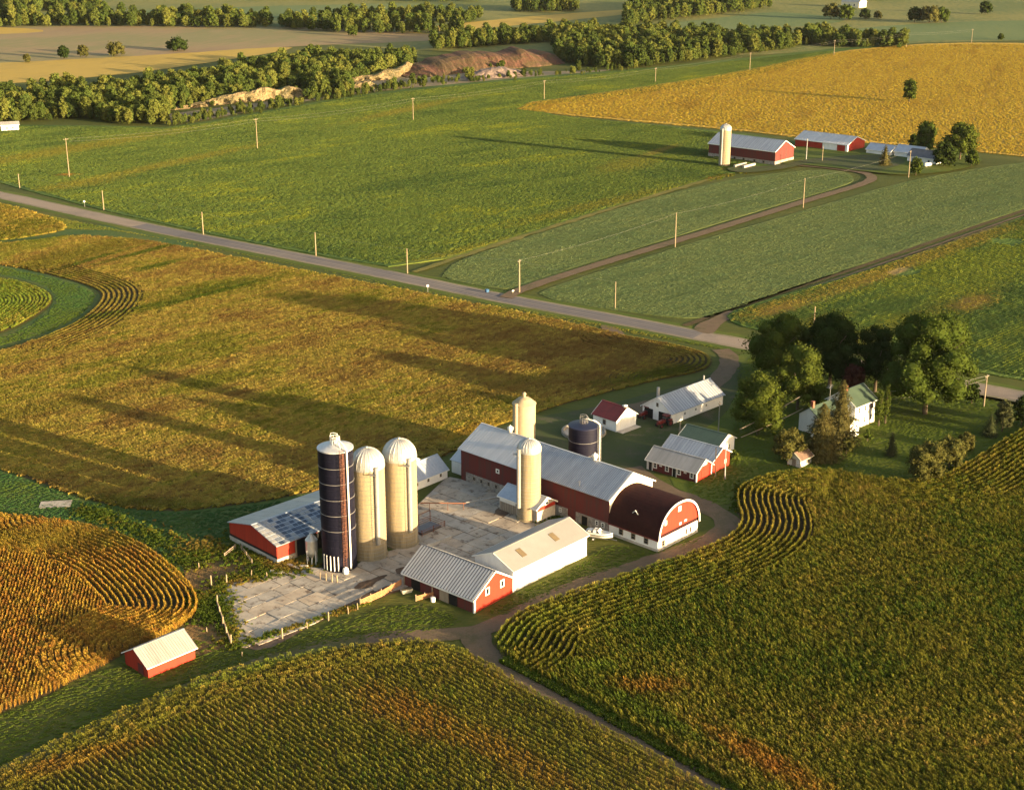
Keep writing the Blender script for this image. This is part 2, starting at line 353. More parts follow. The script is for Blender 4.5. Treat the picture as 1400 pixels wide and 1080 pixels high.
# road with gravel shoulders, lanes and tracks
ROAD = [(-220,222),(-100,246),(0,267),(60,280),(150,300),(250,321),(400,350),(560,382),(700,411),(850,438),(950,458),(1020,471),(1150,495),(1335,531),(1420,547),(1560,575)]
ribbon('road_verge', ROAD, 15, F_lawn, .04, amp=1)
ribbon('gravel_shoulder', ROAD, 9.6, F_shoulder, .08, amp=.3)
ribbon('road', ROAD, 7.2, F_asphalt, .115, amp=.06)
F_tanroad = field('tan_road_surface', [(.21,.165,.13), (.25,.20,.155), (.17,.14,.12)], .03, .2, 5, bump=.01, stretch=1)
ribbon('road_resurfacing', [(955,459),(1020,471),(1150,495),(1335,531),(1420,547),(1560,575)], 7.2, F_tanroad, .120, amp=.06)
ribbon('road_resurfacing', [(-220,222),(-100,246),(0,267),(60,280),(150,300),(190,308.5)], 7.2, F_tanroad, .120, amp=.06)
M_wear = field('worn_asphalt', [(.085,.078,.085), (.11,.10,.105), (.15,.13,.12)], .02, .15, 5, bump=.01, stretch=1, weights=(.6,.25,.15))
for of in (-2.3,-.95,.95,2.3): ribbon('wheel_track', ROAD[5:11], .75, M_wear, .125, amp=.18, off=of)
ribbon('dirt_lane', [(690,408),(712,397),(800,368),(930,329),(1040,295),(1120,270),(1180,253),(1196,244),(1180,236),(1120,229),(1080,226)], 4.6, F_dirt, .33, amp=.4)
sheet('farmyard_ground', [(1000,222),(1090,226),(1180,236),(1240,243),(1330,232),(1350,215),(1250,205),(1090,200),(960,216)], F_lawn, .72, sm=2)
sheet('gravel_yard', [(985,230),(1060,230),(1095,220),(1200,212),(1250,222),(1190,240),(1120,222),(1075,233),(1010,240)], F_gravel, .76, sm=2)
ribbon('field_track', [(935,446),(985,428),(1080,396),(1180,364),(1300,322),(1400,288),(1600,222)], 2.2, F_soil, .12, amp=.3)
ribbon('field_track', [(965,440),(1000,426),(1090,396),(1190,363),(1400,291)], 1.2, F_dirt, .16, amp=.3, off=-1.9)
sheet('dirt_apron', [(940,450),(985,430),(1000,424),(1012,432),(985,442),(975,460)], F_dirt, .13, sm=2)
sheet('dirt_apron', [(815,442),(850,450),(862,470),(838,466)], F_dirt, .13, sm=2)

# the home farm: grass, lawn, yards, lanes
sheet('rank_grass', [(-140,590),(0,625),(60,650),(140,688),(230,700),(330,690),(430,668),(450,690),(330,745),(300,800),(275,810),(240,770),(170,725),(60,700),(-140,700)], F_rank, .03, sm=2)
sheet('rank_grass', [(-140,300),(0,322),(110,312),(150,305),(300,338),(180,345),(60,345),(-140,350)], F_rank, .03, sm=2)
sheet('grass_waterway', [(-140,350),(0,362),(60,374),(130,393),(140,408),(105,442),(40,468),(-140,510),(-140,480),(0,462),(60,430),(78,408),(55,390),(0,376),(-140,368)], F_rank, .05, sm=2)
sheet('lawn', [(1000,480),(1080,490),(1200,512),(1420,556),(1560,585),(1450,560),(1400,588),(1330,632),(1290,658),(1240,665),(1130,648),(1060,652),(1008,668),(1005,690),(960,690),(900,650),(960,560),(1000,520)], F_lawn, .04, sm=2)
sheet('rough_ground', [(240,770),(300,745),(330,760),(385,770),(310,800),(300,840),(320,885),(290,890),(275,900),(200,880),(262,855),(280,830)], field('brown_weeds', [(.05,.06,.02),(.11,.075,.03),(.17,.10,.04),(.08,.08,.025)], .1, .3, 1.5, bump=.4, stretch=1), .05, sm=2)
sheet('farmyard_gravel', [(640,610),(700,575),(800,560),(880,540),(960,520),(1000,490),(1020,500),(1000,560),(960,590),(900,640),(880,665),(760,640)], F_gravel, .06, sm=2)
ribbon('dirt_lane', [(985,478),(1000,490),(992,510),(965,535),(915,548),(860,560)], (5,6), F_dirt, .10, amp=.6)
ribbon('dirt_lane', [(860,640),(900,668),(960,690),(994,708),(996,722),(975,738),(900,765),(800,797),(730,828),(690,850),(650,864),(610,868),(560,868),(500,874)], (5.8,3.6), F_dirt, .10, amp=.5)
ribbon('dirt_lane', [(650,866),(655,885),(680,910),(760,952),(900,1027),(1100,1140)], (5.5,3.2), F_dirt, .115, amp=.5)
ribbon('grassy_track', [(620,868),(520,872),(430,885),(300,925),(150,990),(0,1058),(-150,1130)], 4.2, F_dirtgreen, .09, amp=.5)

# ------------------------------------------------------------------ buildings
def ZAT(y, py):
    v = (py-540)/FPX; return CAM_H - y*(_s+v*_c)/(_c-v*_s)
def conv(x, y, ang, L, W, s):
    if s > 0: return (x, y, 0), R(ang)
    return (x+L*math.cos(R(ang)), y+L*math.sin(R(ang)), 0), R(ang+180)
class Bld:
    """a gabled building: x runs along the ridge, y = 0 is the front long wall"""
    def __init__(s, name, label, fit, sgn, cat='barn', group=None):
        x, y, ang, L, W, e, r = fit
        loc, rz = conv(x, y, ang, L, W, sgn)
        s.L, s.W, s.e, s.r, s.ry = L, W, e, r, .5
        s.root = empty(name, loc, rz, label, cat, group)
    def walls(s, mat, z0=0, name='wall'):
        W, e, r = s.W, s.e, s.r
        s.wall = MB().prism([(0,z0),(W,z0),(W,e),(W*s.ry,r),(0,e)], 0, s.L, lambda u,v,w: (w,u,v)).build(name, mat, s.root); return s
    def base(s, mat, h, proud=.06, name='foundation'):
        MB().box(-proud, s.L+proud, -proud, s.W+proud, -.2, h).build(name, mat, s.root); return s
    def slope(s, front, over=.45, lift=.04):
        k = s.W*s.ry if front else s.W*(1-s.ry); sl = (s.r-s.e)/k
        ye, ze = (-over, s.e-over*sl+lift) if front else (s.W+over, s.e-over*sl+lift)
        return (ye, ze), (s.W*s.ry, s.r+lift), sl
    def rpt(s, x, t, front=True, over=.45, lift=.04, up=0):
        a, b, sl = s.slope(front, over, lift); n = Vector((-sl if front else sl, 1)).normalized()
        return Vector((x, a[0]+(b[0]-a[0])*t + n.x*up, a[1]+(b[1]-a[1])*t + n.y*up))
    def roof(s, mat, mat2=None, over=.45, end=.35, t=.12, rib=0, ribmat=None, name='roof_slope', lift=.04):
        s.over, s.end = over, end; s.slopes = []
        for fr in (True, False):
            q = [s.rpt(-end,0,fr,over,lift,t), s.rpt(s.L+end,0,fr,over,lift,t), s.rpt(s.L+end,1,fr,over,lift,t), s.rpt(-end,1,fr,over,lift,t)]
            if not fr: q = [q[1], q[0], q[3], q[2]]
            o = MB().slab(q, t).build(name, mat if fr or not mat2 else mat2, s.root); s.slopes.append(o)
            if rib:
                mb = MB(); n = int((s.L+2*end)/rib)
                for i in range(n+1):
                    x = -end+.04+(s.L+2*end-.08)*i/n; w = .035
                    a = [s.rpt(x-w,.004,fr,over,lift,t+.05), s.rpt(x+w,.004,fr,over,lift,t+.05), s.rpt(x+w,.99,fr,over,lift,t+.05), s.rpt(x-w,.99,fr,over,lift,t+.05)]
                    if not fr: a = [a[1], a[0], a[3], a[2]]
                    mb.slab(a, .06)
                tag(mb.build('roof_rib', ribmat or M_rib, o), kind='stuff')
        a = s.rpt(-end,1,True,over,lift,t); MB().box(-end-.02, s.L+end+.02, a.y-.18, a.y+.18, a.z-.04, a.z+.05).build('ridge_cap', mat, s.root)
        return s
    def fascia(s, mat=None, ends=(0,1), eaves=True, h=.24):
        mat = mat or M_trim; over, end = s.over, s.end
        for en in ends:
            x = -end-.03 if en == 0 else s.L+end-.05
            for fr in (True, False):
                p = [s.rpt(x,0,fr,over,.04,.13), s.rpt(x,1,fr,over,.04,.13)]
                mb = MB(); y0, z0, y1, z1 = p[0].y, p[0].z, p[1].y, p[1].z
                mb.hexa([(x,y0,z0-h),(x+.08,y0,z0-h),(x+.08,y1,z1-h),(x,y1,z1-h),(x,y0,z0),(x+.08,y0,z0),(x+.08,y1,z1),(x,y1,z1)])
                mb.build('rake_board', mat, s.root)
        if eaves:
            for fr in (True, False):
                p = s.rpt(0,0,fr,over,.04,.12); d = -.06 if fr else .0
                MB().box(-end, s.L+end, p.y+d, p.y+d+.06, p.z-h, p.z-.01).build('eave_board', mat, s.root)
        return s
    def corners(s, mat=None, w=.28, which=(0,1,2,3)):
        mat = mat or M_trim; P = [(0,0),(s.L,0),(s.L,s.W),(0,s.W)]
        for i in which:
            x, y = P[i]; dx = 1 if x == 0 else -1; dy = 1 if y == 0 else -1
            MB().box(min(x-.04*dx,x+w*dx), max(x-.04*dx,x+w*dx), min(y-.04*dy,y+w*dy), max(y-.04*dy,y+w*dy), 0, s.e).build('corner_board', mat, s.root)
        return s
    def face(s, wall, proud=0):
        if wall == 'front': return lambda u,z,d: (u, -d-proud, z)
        if wall == 'back': return lambda u,z,d: (s.L-u, s.W+d+proud, z)
        if wall == 'right': return lambda u,z,d: (s.L+d+proud, u, z)
        return lambda u,z,d: (-d-proud, s.W-u, z)
    def plate(s, fn, u0, u1, z0, z1, d0, d1, mb=None):
        mb = mb or MB()
        mb.hexa([fn(u0,z0,d0),fn(u1,z0,d0),fn(u1,z0,d1),fn(u0,z0,d1),fn(u0,z1,d0),fn(u1,z1,d0),fn(u1,z1,d1),fn(u0,z1,d1)]); return mb
    def window(s, wall, u, z, w=.9, h=1.2, mat=None, fr=.12, proud=0, glass=None, bar=True):
        fn = s.face(wall, proud); mat = mat or M_trim; mb = MB(); a, b = u-w/2, u+w/2
        s.plate(fn,a,a+fr,z,z+h,-.02,.07,mb); s.plate(fn,b-fr,b,z,z+h,-.02,.07,mb)
        s.plate(fn,a+fr,b-fr,z,z+fr,-.02,.07,mb); s.plate(fn,a+fr,b-fr,z+h-fr,z+h,-.02,.07,mb)
        if bar: s.plate(fn,a+fr,b-fr,z+h*.5-.03,z+h*.5+.03,-.02,.05,mb)
        o = mb.build('window', mat, s.root)
        s.plate(fn,a+fr,b-fr,z+fr,z+h-fr,-.02,.025).build('pane', glass or M_glass, o); return s
    def door(s, wall, u, w, h, mat, z=0, trim=None, proud=0, name='door', d=.06):
        fn = s.face(wall, proud); o = s.plate(fn,u-w/2,u+w/2,z+.02,z+h,-.02,d).build(name, mat, s.root)
        if trim:
            mb = MB(); t = .13
            s.plate(fn,u-w/2-t,u-w/2,z+.02,z+h+t,-.02,d+.03,mb); s.plate(fn,u+w/2,u+w/2+t,z+.02,z+h+t,-.02,d+.03,mb); s.plate(fn,u-w/2,u+w/2,z+h,z+h+t,-.02,d+.03,mb)
            mb.build('door_frame', trim, o)
        return s
    def vent(s, x, mat=None, h=1.7):
        p = s.rpt(x,1); mb = MB(); y = p.y; z = p.z
        mb.lathe([(.38,z-.3),(.38,z+h*.3),(.62,z+h*.35),(.62,z+h*.62),(.7,z+h*.66),(.1,z+h*.95),(.02,z+h*1.05)], 12, x, y)
        mb.build('roof_ventilator', mat or M_trim, s.root, True); return s
    def panel(s, x0, x1, t0, t1, mat, front=True, up=.16, th=.05, name='roof_panel', parent=None):
        q = [s.rpt(x0,t0,front,s.over,.04,up), s.rpt(x1,t0,front,s.over,.04,up), s.rpt(x1,t1,front,s.over,.04,up), s.rpt(x0,t1,front,s.over,.04,up)]
        if not front: q = [q[1], q[0], q[3], q[2]]
        return MB().slab(q, th).build(name, mat, parent or s.root)

# red shed with the striped metal roof
b = Bld('red_shed', 'red shed with striped ribbed metal roof beside the white machine shed', (-6.7,234.1,140,17.3,10.9,2.9,6.3), -1, 'shed')
b.walls(M_redold_shade).roof(M_darkrib, t=.1)
for fr in (True, False):
    n = 27; st = (b.L+.7)/n
    for i in range(n): b.panel(-.33+i*st, -.33+i*st+st*.56, .005, .985, M_galv2, fr, up=.18, th=.09, parent=b.slopes[0 if fr else 1])
fn = b.face('right'); b.plate(fn,.02,b.W-.02,.05,b.e-.02,-.02,.03).build('gable_boards', M_red, b.root)  # sunlight put into this gable's colour; the walls use the darker red
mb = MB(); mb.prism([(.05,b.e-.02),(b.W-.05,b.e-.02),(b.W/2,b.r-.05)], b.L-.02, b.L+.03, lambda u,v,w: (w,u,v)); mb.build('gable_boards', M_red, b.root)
b.fascia(ends=(1,), h=.3).corners(which=(1,2), w=.3)
b.window('right', 3.5, 2.35, 1.15, 1.5, fr=.22, proud=.03, bar=False).window('right', 7.6, 2.35, 1.15, 1.5, fr=.22, proud=.03, bar=False)
b.door('front', 2.9, 2.2, 2.1, M_black, name='bay_shade_panel').door('front', 12.2, 2.0, 2.2, M_black, name='bay_shade_panel').door('front', 10.0, 2.2, 2.4, M_wood, d=.1)  # bays are black plates standing in for the shade behind them
MB().box(-.12,.12,-.16,.02,0,2.9).build('bay_post', M_wood, b.root); MB().box(7.0,7.2,-.16,.02,0,2.9).build('bay_post', M_wood, b.root)

# white machine shed
b = Bld('machine_shed', 'long white metal machine shed with beige roof and two skylights', (0.2,242.4,48.0,21.3,9.6,4.4,6.5), 1, 'shed')
b.walls(M_white).roof(paint('beige_steel_roof', (.225,.222,.215), (.19,.188,.182), .6, 0, scale=.12, spec=.25), over=.4).fascia(eaves=True, h=.18)
b.panel(4.2,5.5,.36,.72, M_tan, name='skylight', up=.2, th=.12); b.panel(13.6,14.9,.36,.72, M_tan, name='skylight', up=.2, th=.12)
b.door('front', 19.3, 3.6, 3.9, M_white, d=.12, name='sliding_door').base(M_conc, .22)
b.door('left', 4.8, 4.2, 3.6, M_white, name='sliding_door')

# small red shed alone by the left corn
b = Bld('small_red_shed', 'small red shed with pale metal roof alone beside the grassy track', (-59.5,211.3,46,9.1,6.9,2.2,4.2), 1, 'shed')
b.walls(M_red).roof(M_galvw, over=.35, rib=.45, ribmat=M_galvw).fascia(ends=(0,), eaves=True, h=.16)
b.door('left', 4.8, 1.6, 1.9, M_redold_shade)

# left loafing barn, roof sheets toned after checkered reflections
g0 = G(379.5,771)
b = Bld('loafing_barn', 'low red loafing barn with checkered metal roof behind the tall navy silo', (g0[0],g0[1],45,25,15.6,3.8,5.7), 1, 'barn')
b.ry = .5
b.walls(M_redold_shade, .3).base(M_conc, 1.0, .1).roof(M_bluegrey, over=.35, end=.3)
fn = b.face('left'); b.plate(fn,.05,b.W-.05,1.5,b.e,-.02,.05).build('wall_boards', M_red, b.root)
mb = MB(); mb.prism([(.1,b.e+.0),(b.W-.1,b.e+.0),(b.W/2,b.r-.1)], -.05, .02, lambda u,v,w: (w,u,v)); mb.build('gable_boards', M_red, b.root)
b.plate(fn,.05,b.W-.05,.98,1.5,-.02,.03).build('dark_sill', M_black, b.root)
fn = b.face('front', .02); b.plate(fn,.05,4.2,1.1,b.e-.05,-.02,.04).build('wall_boards', M_red, b.root)
b.plate(fn,4.4,24.6,.05,b.e-.4,-.02,.13).build('bay_shade_panel', M_black, b.root)  # black plate paints the shade inside the long bay
for i in range(6): b.plate(fn,4.3+i*4,4.55+i*4,0,b.e-.1,-.02,.2).build('bay_post', M_wood, b.root)
M_sheets = [paint('dull_blue_sheet', (.10,.13,.17), (.07,.09,.13), .35, .5), paint('dark_blue_sheet', (.075,.095,.13), (.05,.065,.09), .35, .5),  # blue, grey and pale tones paint the checkered reflections into the sheets
            paint('pale_sheet', (.34,.33,.31), (.26,.26,.25), .45, .3), paint('grey_sheet', (.24,.26,.29), (.18,.2,.22), .4, .4)]
rr = random.Random(3)
nx, nt_ = 22, 7
for i in range(nx):
    for j in range(nt_):
        x0 = -.28+(b.L+.56)*i/nx; x1 = -.28+(b.L+.56)*(i+1)/nx-.16; t0 = .01+j*.98/nt_; t1 = .01+(j+1)*.98/nt_-.035
        edge = i < 3 or i in (9, 10)
        m = M_sheets[2 if rr.random() < (.8 if edge else .12) else rr.choice([0,1,1,3])]
        b.panel(x0, x1, t0, t1, m, True, up=.15+rr.uniform(0,.07), th=.06, name='roof_sheet', parent=b.slopes[0])
for i in range(10):
    b.panel(-.28+2.55*i, -.28+2.55*i+2.5, .01, .99, M_sheets[3] if rr.random() < .8 else M_sheets[2], False, up=.15, th=.05, name='roof_sheet', parent=b.slopes[1])

# main dairy barn
b = Bld('dairy_barn', 'long dark red dairy barn with stone base and pale metal roof', (19.4,268.2,137,41.7,13.9,7.5,11.2), -1, 'barn')
BARN = b
b.walls(M_redold_shade).roof(M_galv2, M_galv, over=.5, end=.4, t=.12)
o = b.panel(17.2, 41.98, .004, .992, M_galv, True, up=.17, th=.06, name='ribbed_roof_section', parent=b.slopes[0])
mb = MB()
for i in range(52):
    x = 17.4+i*.475
    mb.slab([b.rpt(x,.006,True,.5,.04,.215), b.rpt(x+.08,.006,True,.5,.04,.215), b.rpt(x+.08,.99,True,.5,.04,.215), b.rpt(x,.99,True,.5,.04,.215)], .05)
tag(mb.build('roof_rib', M_rib, b.slopes[0]), kind='stuff')
mb = MB()
for i in range(22):
    x = .2+i*.78
    mb.slab([b.rpt(x,.006,True,.5,.04,.155), b.rpt(x+.05,.006,True,.5,.04,.155), b.rpt(x+.05,.99,True,.5,.04,.155), b.rpt(x,.99,True,.5,.04,.155)], .04)
tag(mb.build('roof_rib', M_galv2, b.slopes[0]), kind='stuff')
fn = b.face('right'); b.plate(fn,.03,b.W-.03,2.3,b.e,-.02,.05).build('gable_boards', M_cream, b.root)
mb = MB(); mb.prism([(.1,b.e),(b.W-.1,b.e),(b.W/2,b.r-.08)], b.L-.02, b.L+.05, lambda u,v,w: (w,u,v)); mb.build('gable_boards', M_cream, b.root)
mb = MB(); mb.prism([(.1,b.e),(b.W-.1,b.e),(b.W/2,b.r-.08)], -.05, .02, lambda u,v,w: (w,u,v)); mb.build('gable_boards', M_cream, b.root)
b.fascia(ends=(0,1), eaves=False, h=.3)
fn = b.face('front')
for (u0, u1) in ((1.5,14.5),(23.5,30.8),(33.0,41.6)): b.plate(fn,u0,u1,0,2.3,-.02,.07).build('stone_wall', M_stone, b.root)
b.plate(fn,31.0,32.6,.05,2.6,-.02,.06).build('plank_door', M_redold_shade, b.root)
for u in (4.0,6.2,8.4,10.6): b.window('front', u, 1.0, .8, .9, M_wood, proud=.07)
for u in (24.4,25.4,26.4,28.8): b.window('front', u, 1.0, .65, 1.0, M_trim, proud=.07)
b.door('front', 35.4, 1.5, 2.0, M_black, proud=.07, trim=M_wood); b.window('front', 38.6, 1.0, .8, 1.0, M_trim, proud=.07); b.window('front', 40.2, 1.0, .8, 1.0, M_trim, proud=.07)
b.window('front', 11.0, 4.6, 1.0, 1.0, M_trim, fr=.25, bar=False)
b.window('right', 7.9, 9.2, .5, .9, M_trim, fr=.1, proud=.05)
b.vent(8.2).vent(32.0)
mb = MB(); p = b.rpt(33.5,.12,True,.5,.04,.2); mb.tube([p, p+Vector((.3,-.1,1.3))], .05); mb.tube([p+Vector((.3,-.1,1.3)), p+Vector((-.9,.5,.5))], .05); mb.build('roof_bracket', M_steel, b.root)

# gothic-roof barn joined to its end
b = Bld('gothic_barn', 'round-roofed barn with bright red gable and white base walls', (28.4,259.7,137,12.3,13.0,2.6,8.6), -1, 'barn')
e, r, W, L = b.e, b.r, b.W, b.L
def arch(n=20, o=0.0):
    P = []
    for i in range(n+1):
        a = math.pi*i/n; P.append((W/2-(W/2+o)*math.copysign(abs(math.cos(a))**.92, math.cos(a)), e-.15+(r-e+.15+o)*math.sin(a)**.95))
    return P
MB().box(0,L,0,W,-.2,e).build('wall', M_white, b.root)
MB().prism(arch(20,-.05), .15, L-.06, lambda u,v,w: (w,u,v)).build('loft', M_maroon, b.root)
A = arch(24,.22); A2 = arch(24,.05)
mb = MB()
for i in range(24):
    mb.hexa([(-.1,*A2[i]),(L+.3,*A2[i]),(L+.3,*A2[i+1]),(-.1,*A2[i+1]),(-.1,*A[i]),(L+.3,*A[i]),(L+.3,*A[i+1]),(-.1,*A[i+1])])
rf = mb.build('roof', M_maroon, b.root)
MB().prism(arch(24,-.02)[1:-1], L-.05, L+.04, lambda u,v,w: (w,u,v)).build('gable_wall', M_red, b.root)
A = arch(24,.27); A2 = arch(24,-.12); mb = MB()
for i in range(24):
    mb.hexa([(L+.3,*A2[i]),(L+.42,*A2[i]),(L+.42,*A2[i+1]),(L+.3,*A2[i+1]),(L+.3,*A[i]),(L+.42,*A[i]),(L+.42,*A[i+1]),(L+.3,*A[i+1])])
mb.build('arch_trim', M_trim, b.root)
MB().box(-.1,L+.3,-.32,-.05,e-.28,e-.08).build('eave_board', M_redroof, b.root); MB().box(-.1,L+.3,W+.05,W+.32,e-.28,e-.08).build('eave_board', M_redroof, b.root)
b.base(M_conc, .5, .08)
for u in (3.1,6.2,9.4): b.window('front', u, .85, 1.1, 1.3, M_wood, bar=True)
b.window('right', 1.7, .8, 1.0, 1.2, M_wood).window('right', 9.2, .8, .6, 1.2, M_wood, bar=False).window('right', 10.6, .8, .6, 1.2, M_wood, bar=False)
b.window('right', 6.6, 6.6, .9, 1.1, M_trim, fr=.25, proud=.05, bar=False).window('right', 2.2, 5.0, .7, 1.0, M_trim, fr=.3, proud=.05, bar=False)
b.window('right', 7.0, 3.6, .7, .5, M_trim, fr=.2, proud=.05, bar=False).window('right', 8.7, 3.8, .8, .4, M_trim, fr=.17, proud=.05, bar=False)
dm = MB().prism([(5.4,5.0),(6.6,5.0),(6.6,6.2),(6.0,6.75),(5.4,6.2)], .75, 3.2, lambda u,v,w: (u,w,v)).build('dormer', M_maroon, rf)
MB().box(5.62,6.38,.70,.76,5.15,6.1).build('dormer_window', M_glass, dm)
mb = MB(); mb.hexa([(5.25,.62,6.05),(5.4,.62,6.05),(6.05,.62,6.72),(6.0,.62,6.8),(5.25,.76,6.05),(5.4,.76,6.05),(6.05,.76,6.72),(6.0,.76,6.8)])
mb.hexa([(6.75,.62,6.05),(6.6,.62,6.05),(5.95,.62,6.72),(6.0,.62,6.8),(6.75,.76,6.05),(6.6,.76,6.05),(5.95,.76,6.72),(6.0,.76,6.8)]); mb.build('dormer_trim', M_trim, dm)

# milk house and calf barn at the barn's left end
p = G(640,653)
b = Bld('milk_house', 'tiny cream lean-to milk house at the left end of the dairy barn', (p[0],p[1],138,5.0,5.6,3.0,4.6), -1, 'shed')
b.walls(M_white).roof(M_galv2, over=.25, end=.2).fascia(eaves=False, h=.15); b.door('front', 3.4, 1.0, 2.0, M_cream, trim=M_trim)
p = G(572.5,671)
b = Bld('calf_barn', 'small white calf barn with blue grey roof behind the concrete silos', (p[0]-4.5,p[1]-4.2,48,15.5,6.6,2.1,4.6), 1, 'shed')
b.walls(M_white).roof(M_bluegrey, over=.3, end=.25, rib=.8, ribmat=M_bluegrey).fascia(eaves=True, h=.14)
b.window('front', 6.2, .9, .6, .9, M_wood).window('front', 9.6, .9, .6, .9, M_wood).window('front', 13.4, .9, .6, .9, M_wood); b.vent(9.5, h=1.0).vent(5.0, h=.9)
# feed room behind the front silo
p = G(683,697)
bx = Bld('feed_room', 'feed room with pale blue roof tucked behind the short concrete silo', (p[0]+10.5*math.cos(R(-43)),p[1]+10.5*math.sin(R(-43)),137,10.5,5.6,3.4,5.0), -1, 'shed')
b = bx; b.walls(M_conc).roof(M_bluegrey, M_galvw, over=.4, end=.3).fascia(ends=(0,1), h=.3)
fn = b.face('front'); b.plate(fn,.1,4.5,2.2,3.3,-.02,.05).build('white_siding', M_white, b.root)
for i in range(9): b.plate(fn,.3+i*.5,.62+i*.5,.1,2.1,-.02,.06).build('wall_plank', M_wood, b.root)
fn = b.face('right'); b.plate(fn,.1,5.5,2.6,3.4,-.02,.06).build('red_siding', M_red, b.root)
b.window('right', 2.8, 3.4, 1.0, .8, M_trim, proud=.06, bar=False)

# outbuildings by the drive
b = Bld('red_workshop', 'narrow red outbuilding with white roof and row of white windows', (40.1,294.9,141,12.9,6.3,2.5,4.5), -1, 'shed')
b.walls(M_redold_shade).roof(M_galvw, over=.4, end=.35).fascia(ends=(0,1), h=.22).corners(which=(0,1,2), w=.25)
fn = b.face('right'); b.plate(fn,.26,b.W-.26,.05,b.e-.02,-.02,.03).build('gable_boards', M_red, b.root)  # sun-facing gable painted a brighter red than the shaded walls
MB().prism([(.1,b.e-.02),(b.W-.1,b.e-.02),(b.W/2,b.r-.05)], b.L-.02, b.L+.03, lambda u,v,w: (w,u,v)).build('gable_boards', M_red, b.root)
b.plate(fn,2.2,4.1,3.2,3.9,.0,.07).build('gable_panel', M_trim, b.root)
for u in (.95,7.25): b.door('front', u, .85, 2.0, M_glass, trim=M_trim); 
for u in (2.15,5.3,8.4,11.7): b.window('front', u, .75, 1.0, 1.4, M_trim, fr=.2)
for u in (3.6,10.0): b.plate(b.face('front'),u-.35,u+.35,1.5,1.85,-.02,.05).build('wall_sign', M_trim, b.root)
b.door('right', 3.2, 2.6, 2.2, M_red, d=.09)
b = Bld('red_workshop', 'taller red outbuilding with streaked grey roof between white and green roofs', (44.3,300.0,141,13.1,7.1,3.2,5.1), -1, 'shed')
b.walls(M_redold_shade).roof(M_galv, over=.4, end=.35, rib=.75).fascia(ends=(0,1), h=.2)
fn = b.face('right'); b.plate(fn,.05,b.W-.05,.05,b.e-.02,-.02,.03).build('gable_boards', M_red, b.root)  # lit gable in the brighter red, shade kept in the wall colour
MB().prism([(.1,b.e-.02),(b.W-.1,b.e-.02),(b.W/2,b.r-.05)], b.L-.02, b.L+.03, lambda u,v,w: (w,u,v)).build('gable_boards', M_red, b.root)
b.window('right', 5.2, 1.0, .8, 1.0, M_trim, proud=.03)
b = Bld('green_roofed_garage', 'white garage with dark green roof behind the red outbuildings', (46.8,308.9,140.5,10.5,6.7,3.3,5.0), -1, 'garage')
b.walls(M_white).roof(M_green, over=.4, end=.35).fascia(ends=(0,1), h=.2).window('right', 4.4, 1.3, .9, 1.1, M_trim)
b = Bld('white_garage', 'small white garage with red roof beside the short navy silo', (24.8,326.4,135,7.4,7.2,2.9,5.3), -1, 'garage')
b.walls(M_white).roof(M_redroof, over=.35, end=.3).fascia(ends=(0,1), eaves=False, h=.16).window('front', 3.6, 1.0, 1.0, 1.3, M_wood)
b.door('right', 3.6, 4.0, 2.3, M_white, trim=M_trim, name='garage_door'); MB().box(7.4,9.3,.2,7.0,-.1,.12).build('apron_slab', M_conc, b.root); b.vent(6.9, h=.6)
b = Bld('long_white_shed', 'long white shed with dull grey metal roof beside the drive', (38.4,331.6,45,20.4,9.0,2.8,5.8), 1, 'shed')
b.walls(M_white).roof(M_galv, over=.4, end=.35, rib=.9).fascia(ends=(0,1), eaves=False, h=.18)
b.window('left', 4.6, 3.5, .7, 1.0, M_wood); b.door('left', 6.6, 3.0, 2.5, M_black, name='bay_shade_panel'); b.door('left', 2.0, 2.6, 2.5, M_black, name='bay_shade_panel')  # both bays are black plates coloured as interior shade
for u in (5.2,9.5,13.6): b.window('front', u, 1.2, .8, .8, M_trim)
mb = MB(); mb.lathe([(.4,5.0),(.4,7.6),(.02,7.7)], 12, 2.0, 5.9); mb.build('flue', M_galvw, b.root)
mb = MB(); mb.lathe([(.22,5.0),(.22,7.0),(.02,7.1)], 10, 18.6, 4.9); mb.build('flue', M_galvw, b.root)

# farmhouse
b = Bld('farmhouse', 'white two-storey farmhouse with green roof among tall trees', (81.7,327.8,43,8.4,8.1,6.0,8.8), 1, 'house')
b.walls(M_white).roof(M_green, over=.4, end=.35).fascia(ends=(0,1), h=.2).base(M_conc, .4)
for u in (1.6,4.2,6.8):
    b.window('front', u, 1.0, .9, 1.5, M_trim)
    b.window('front', u, 3.9, .9, 1.4, M_trim)
fn = b.face('front'); b.plate(fn,6.05,6.32,3.85,5.4,0,.05).build('shutter', M_redroof, b.root); b.plate(fn,7.28,7.55,3.85,5.4,0,.05).build('shutter', M_redroof, b.root)
b.window('left', 2.2, 1.0, .9, 1.5, M_trim).window('left', 5.6, 1.0, .9, 1.5, M_trim).window('left', 2.2, 3.9, .9, 1.4, M_trim).window('left', 5.6, 3.9, .9, 1.4, M_trim)
MB().box(1.0,1.7,3.6,4.5,8.2,10.0).build('chimney', M_brick, b.root)
house = b.root
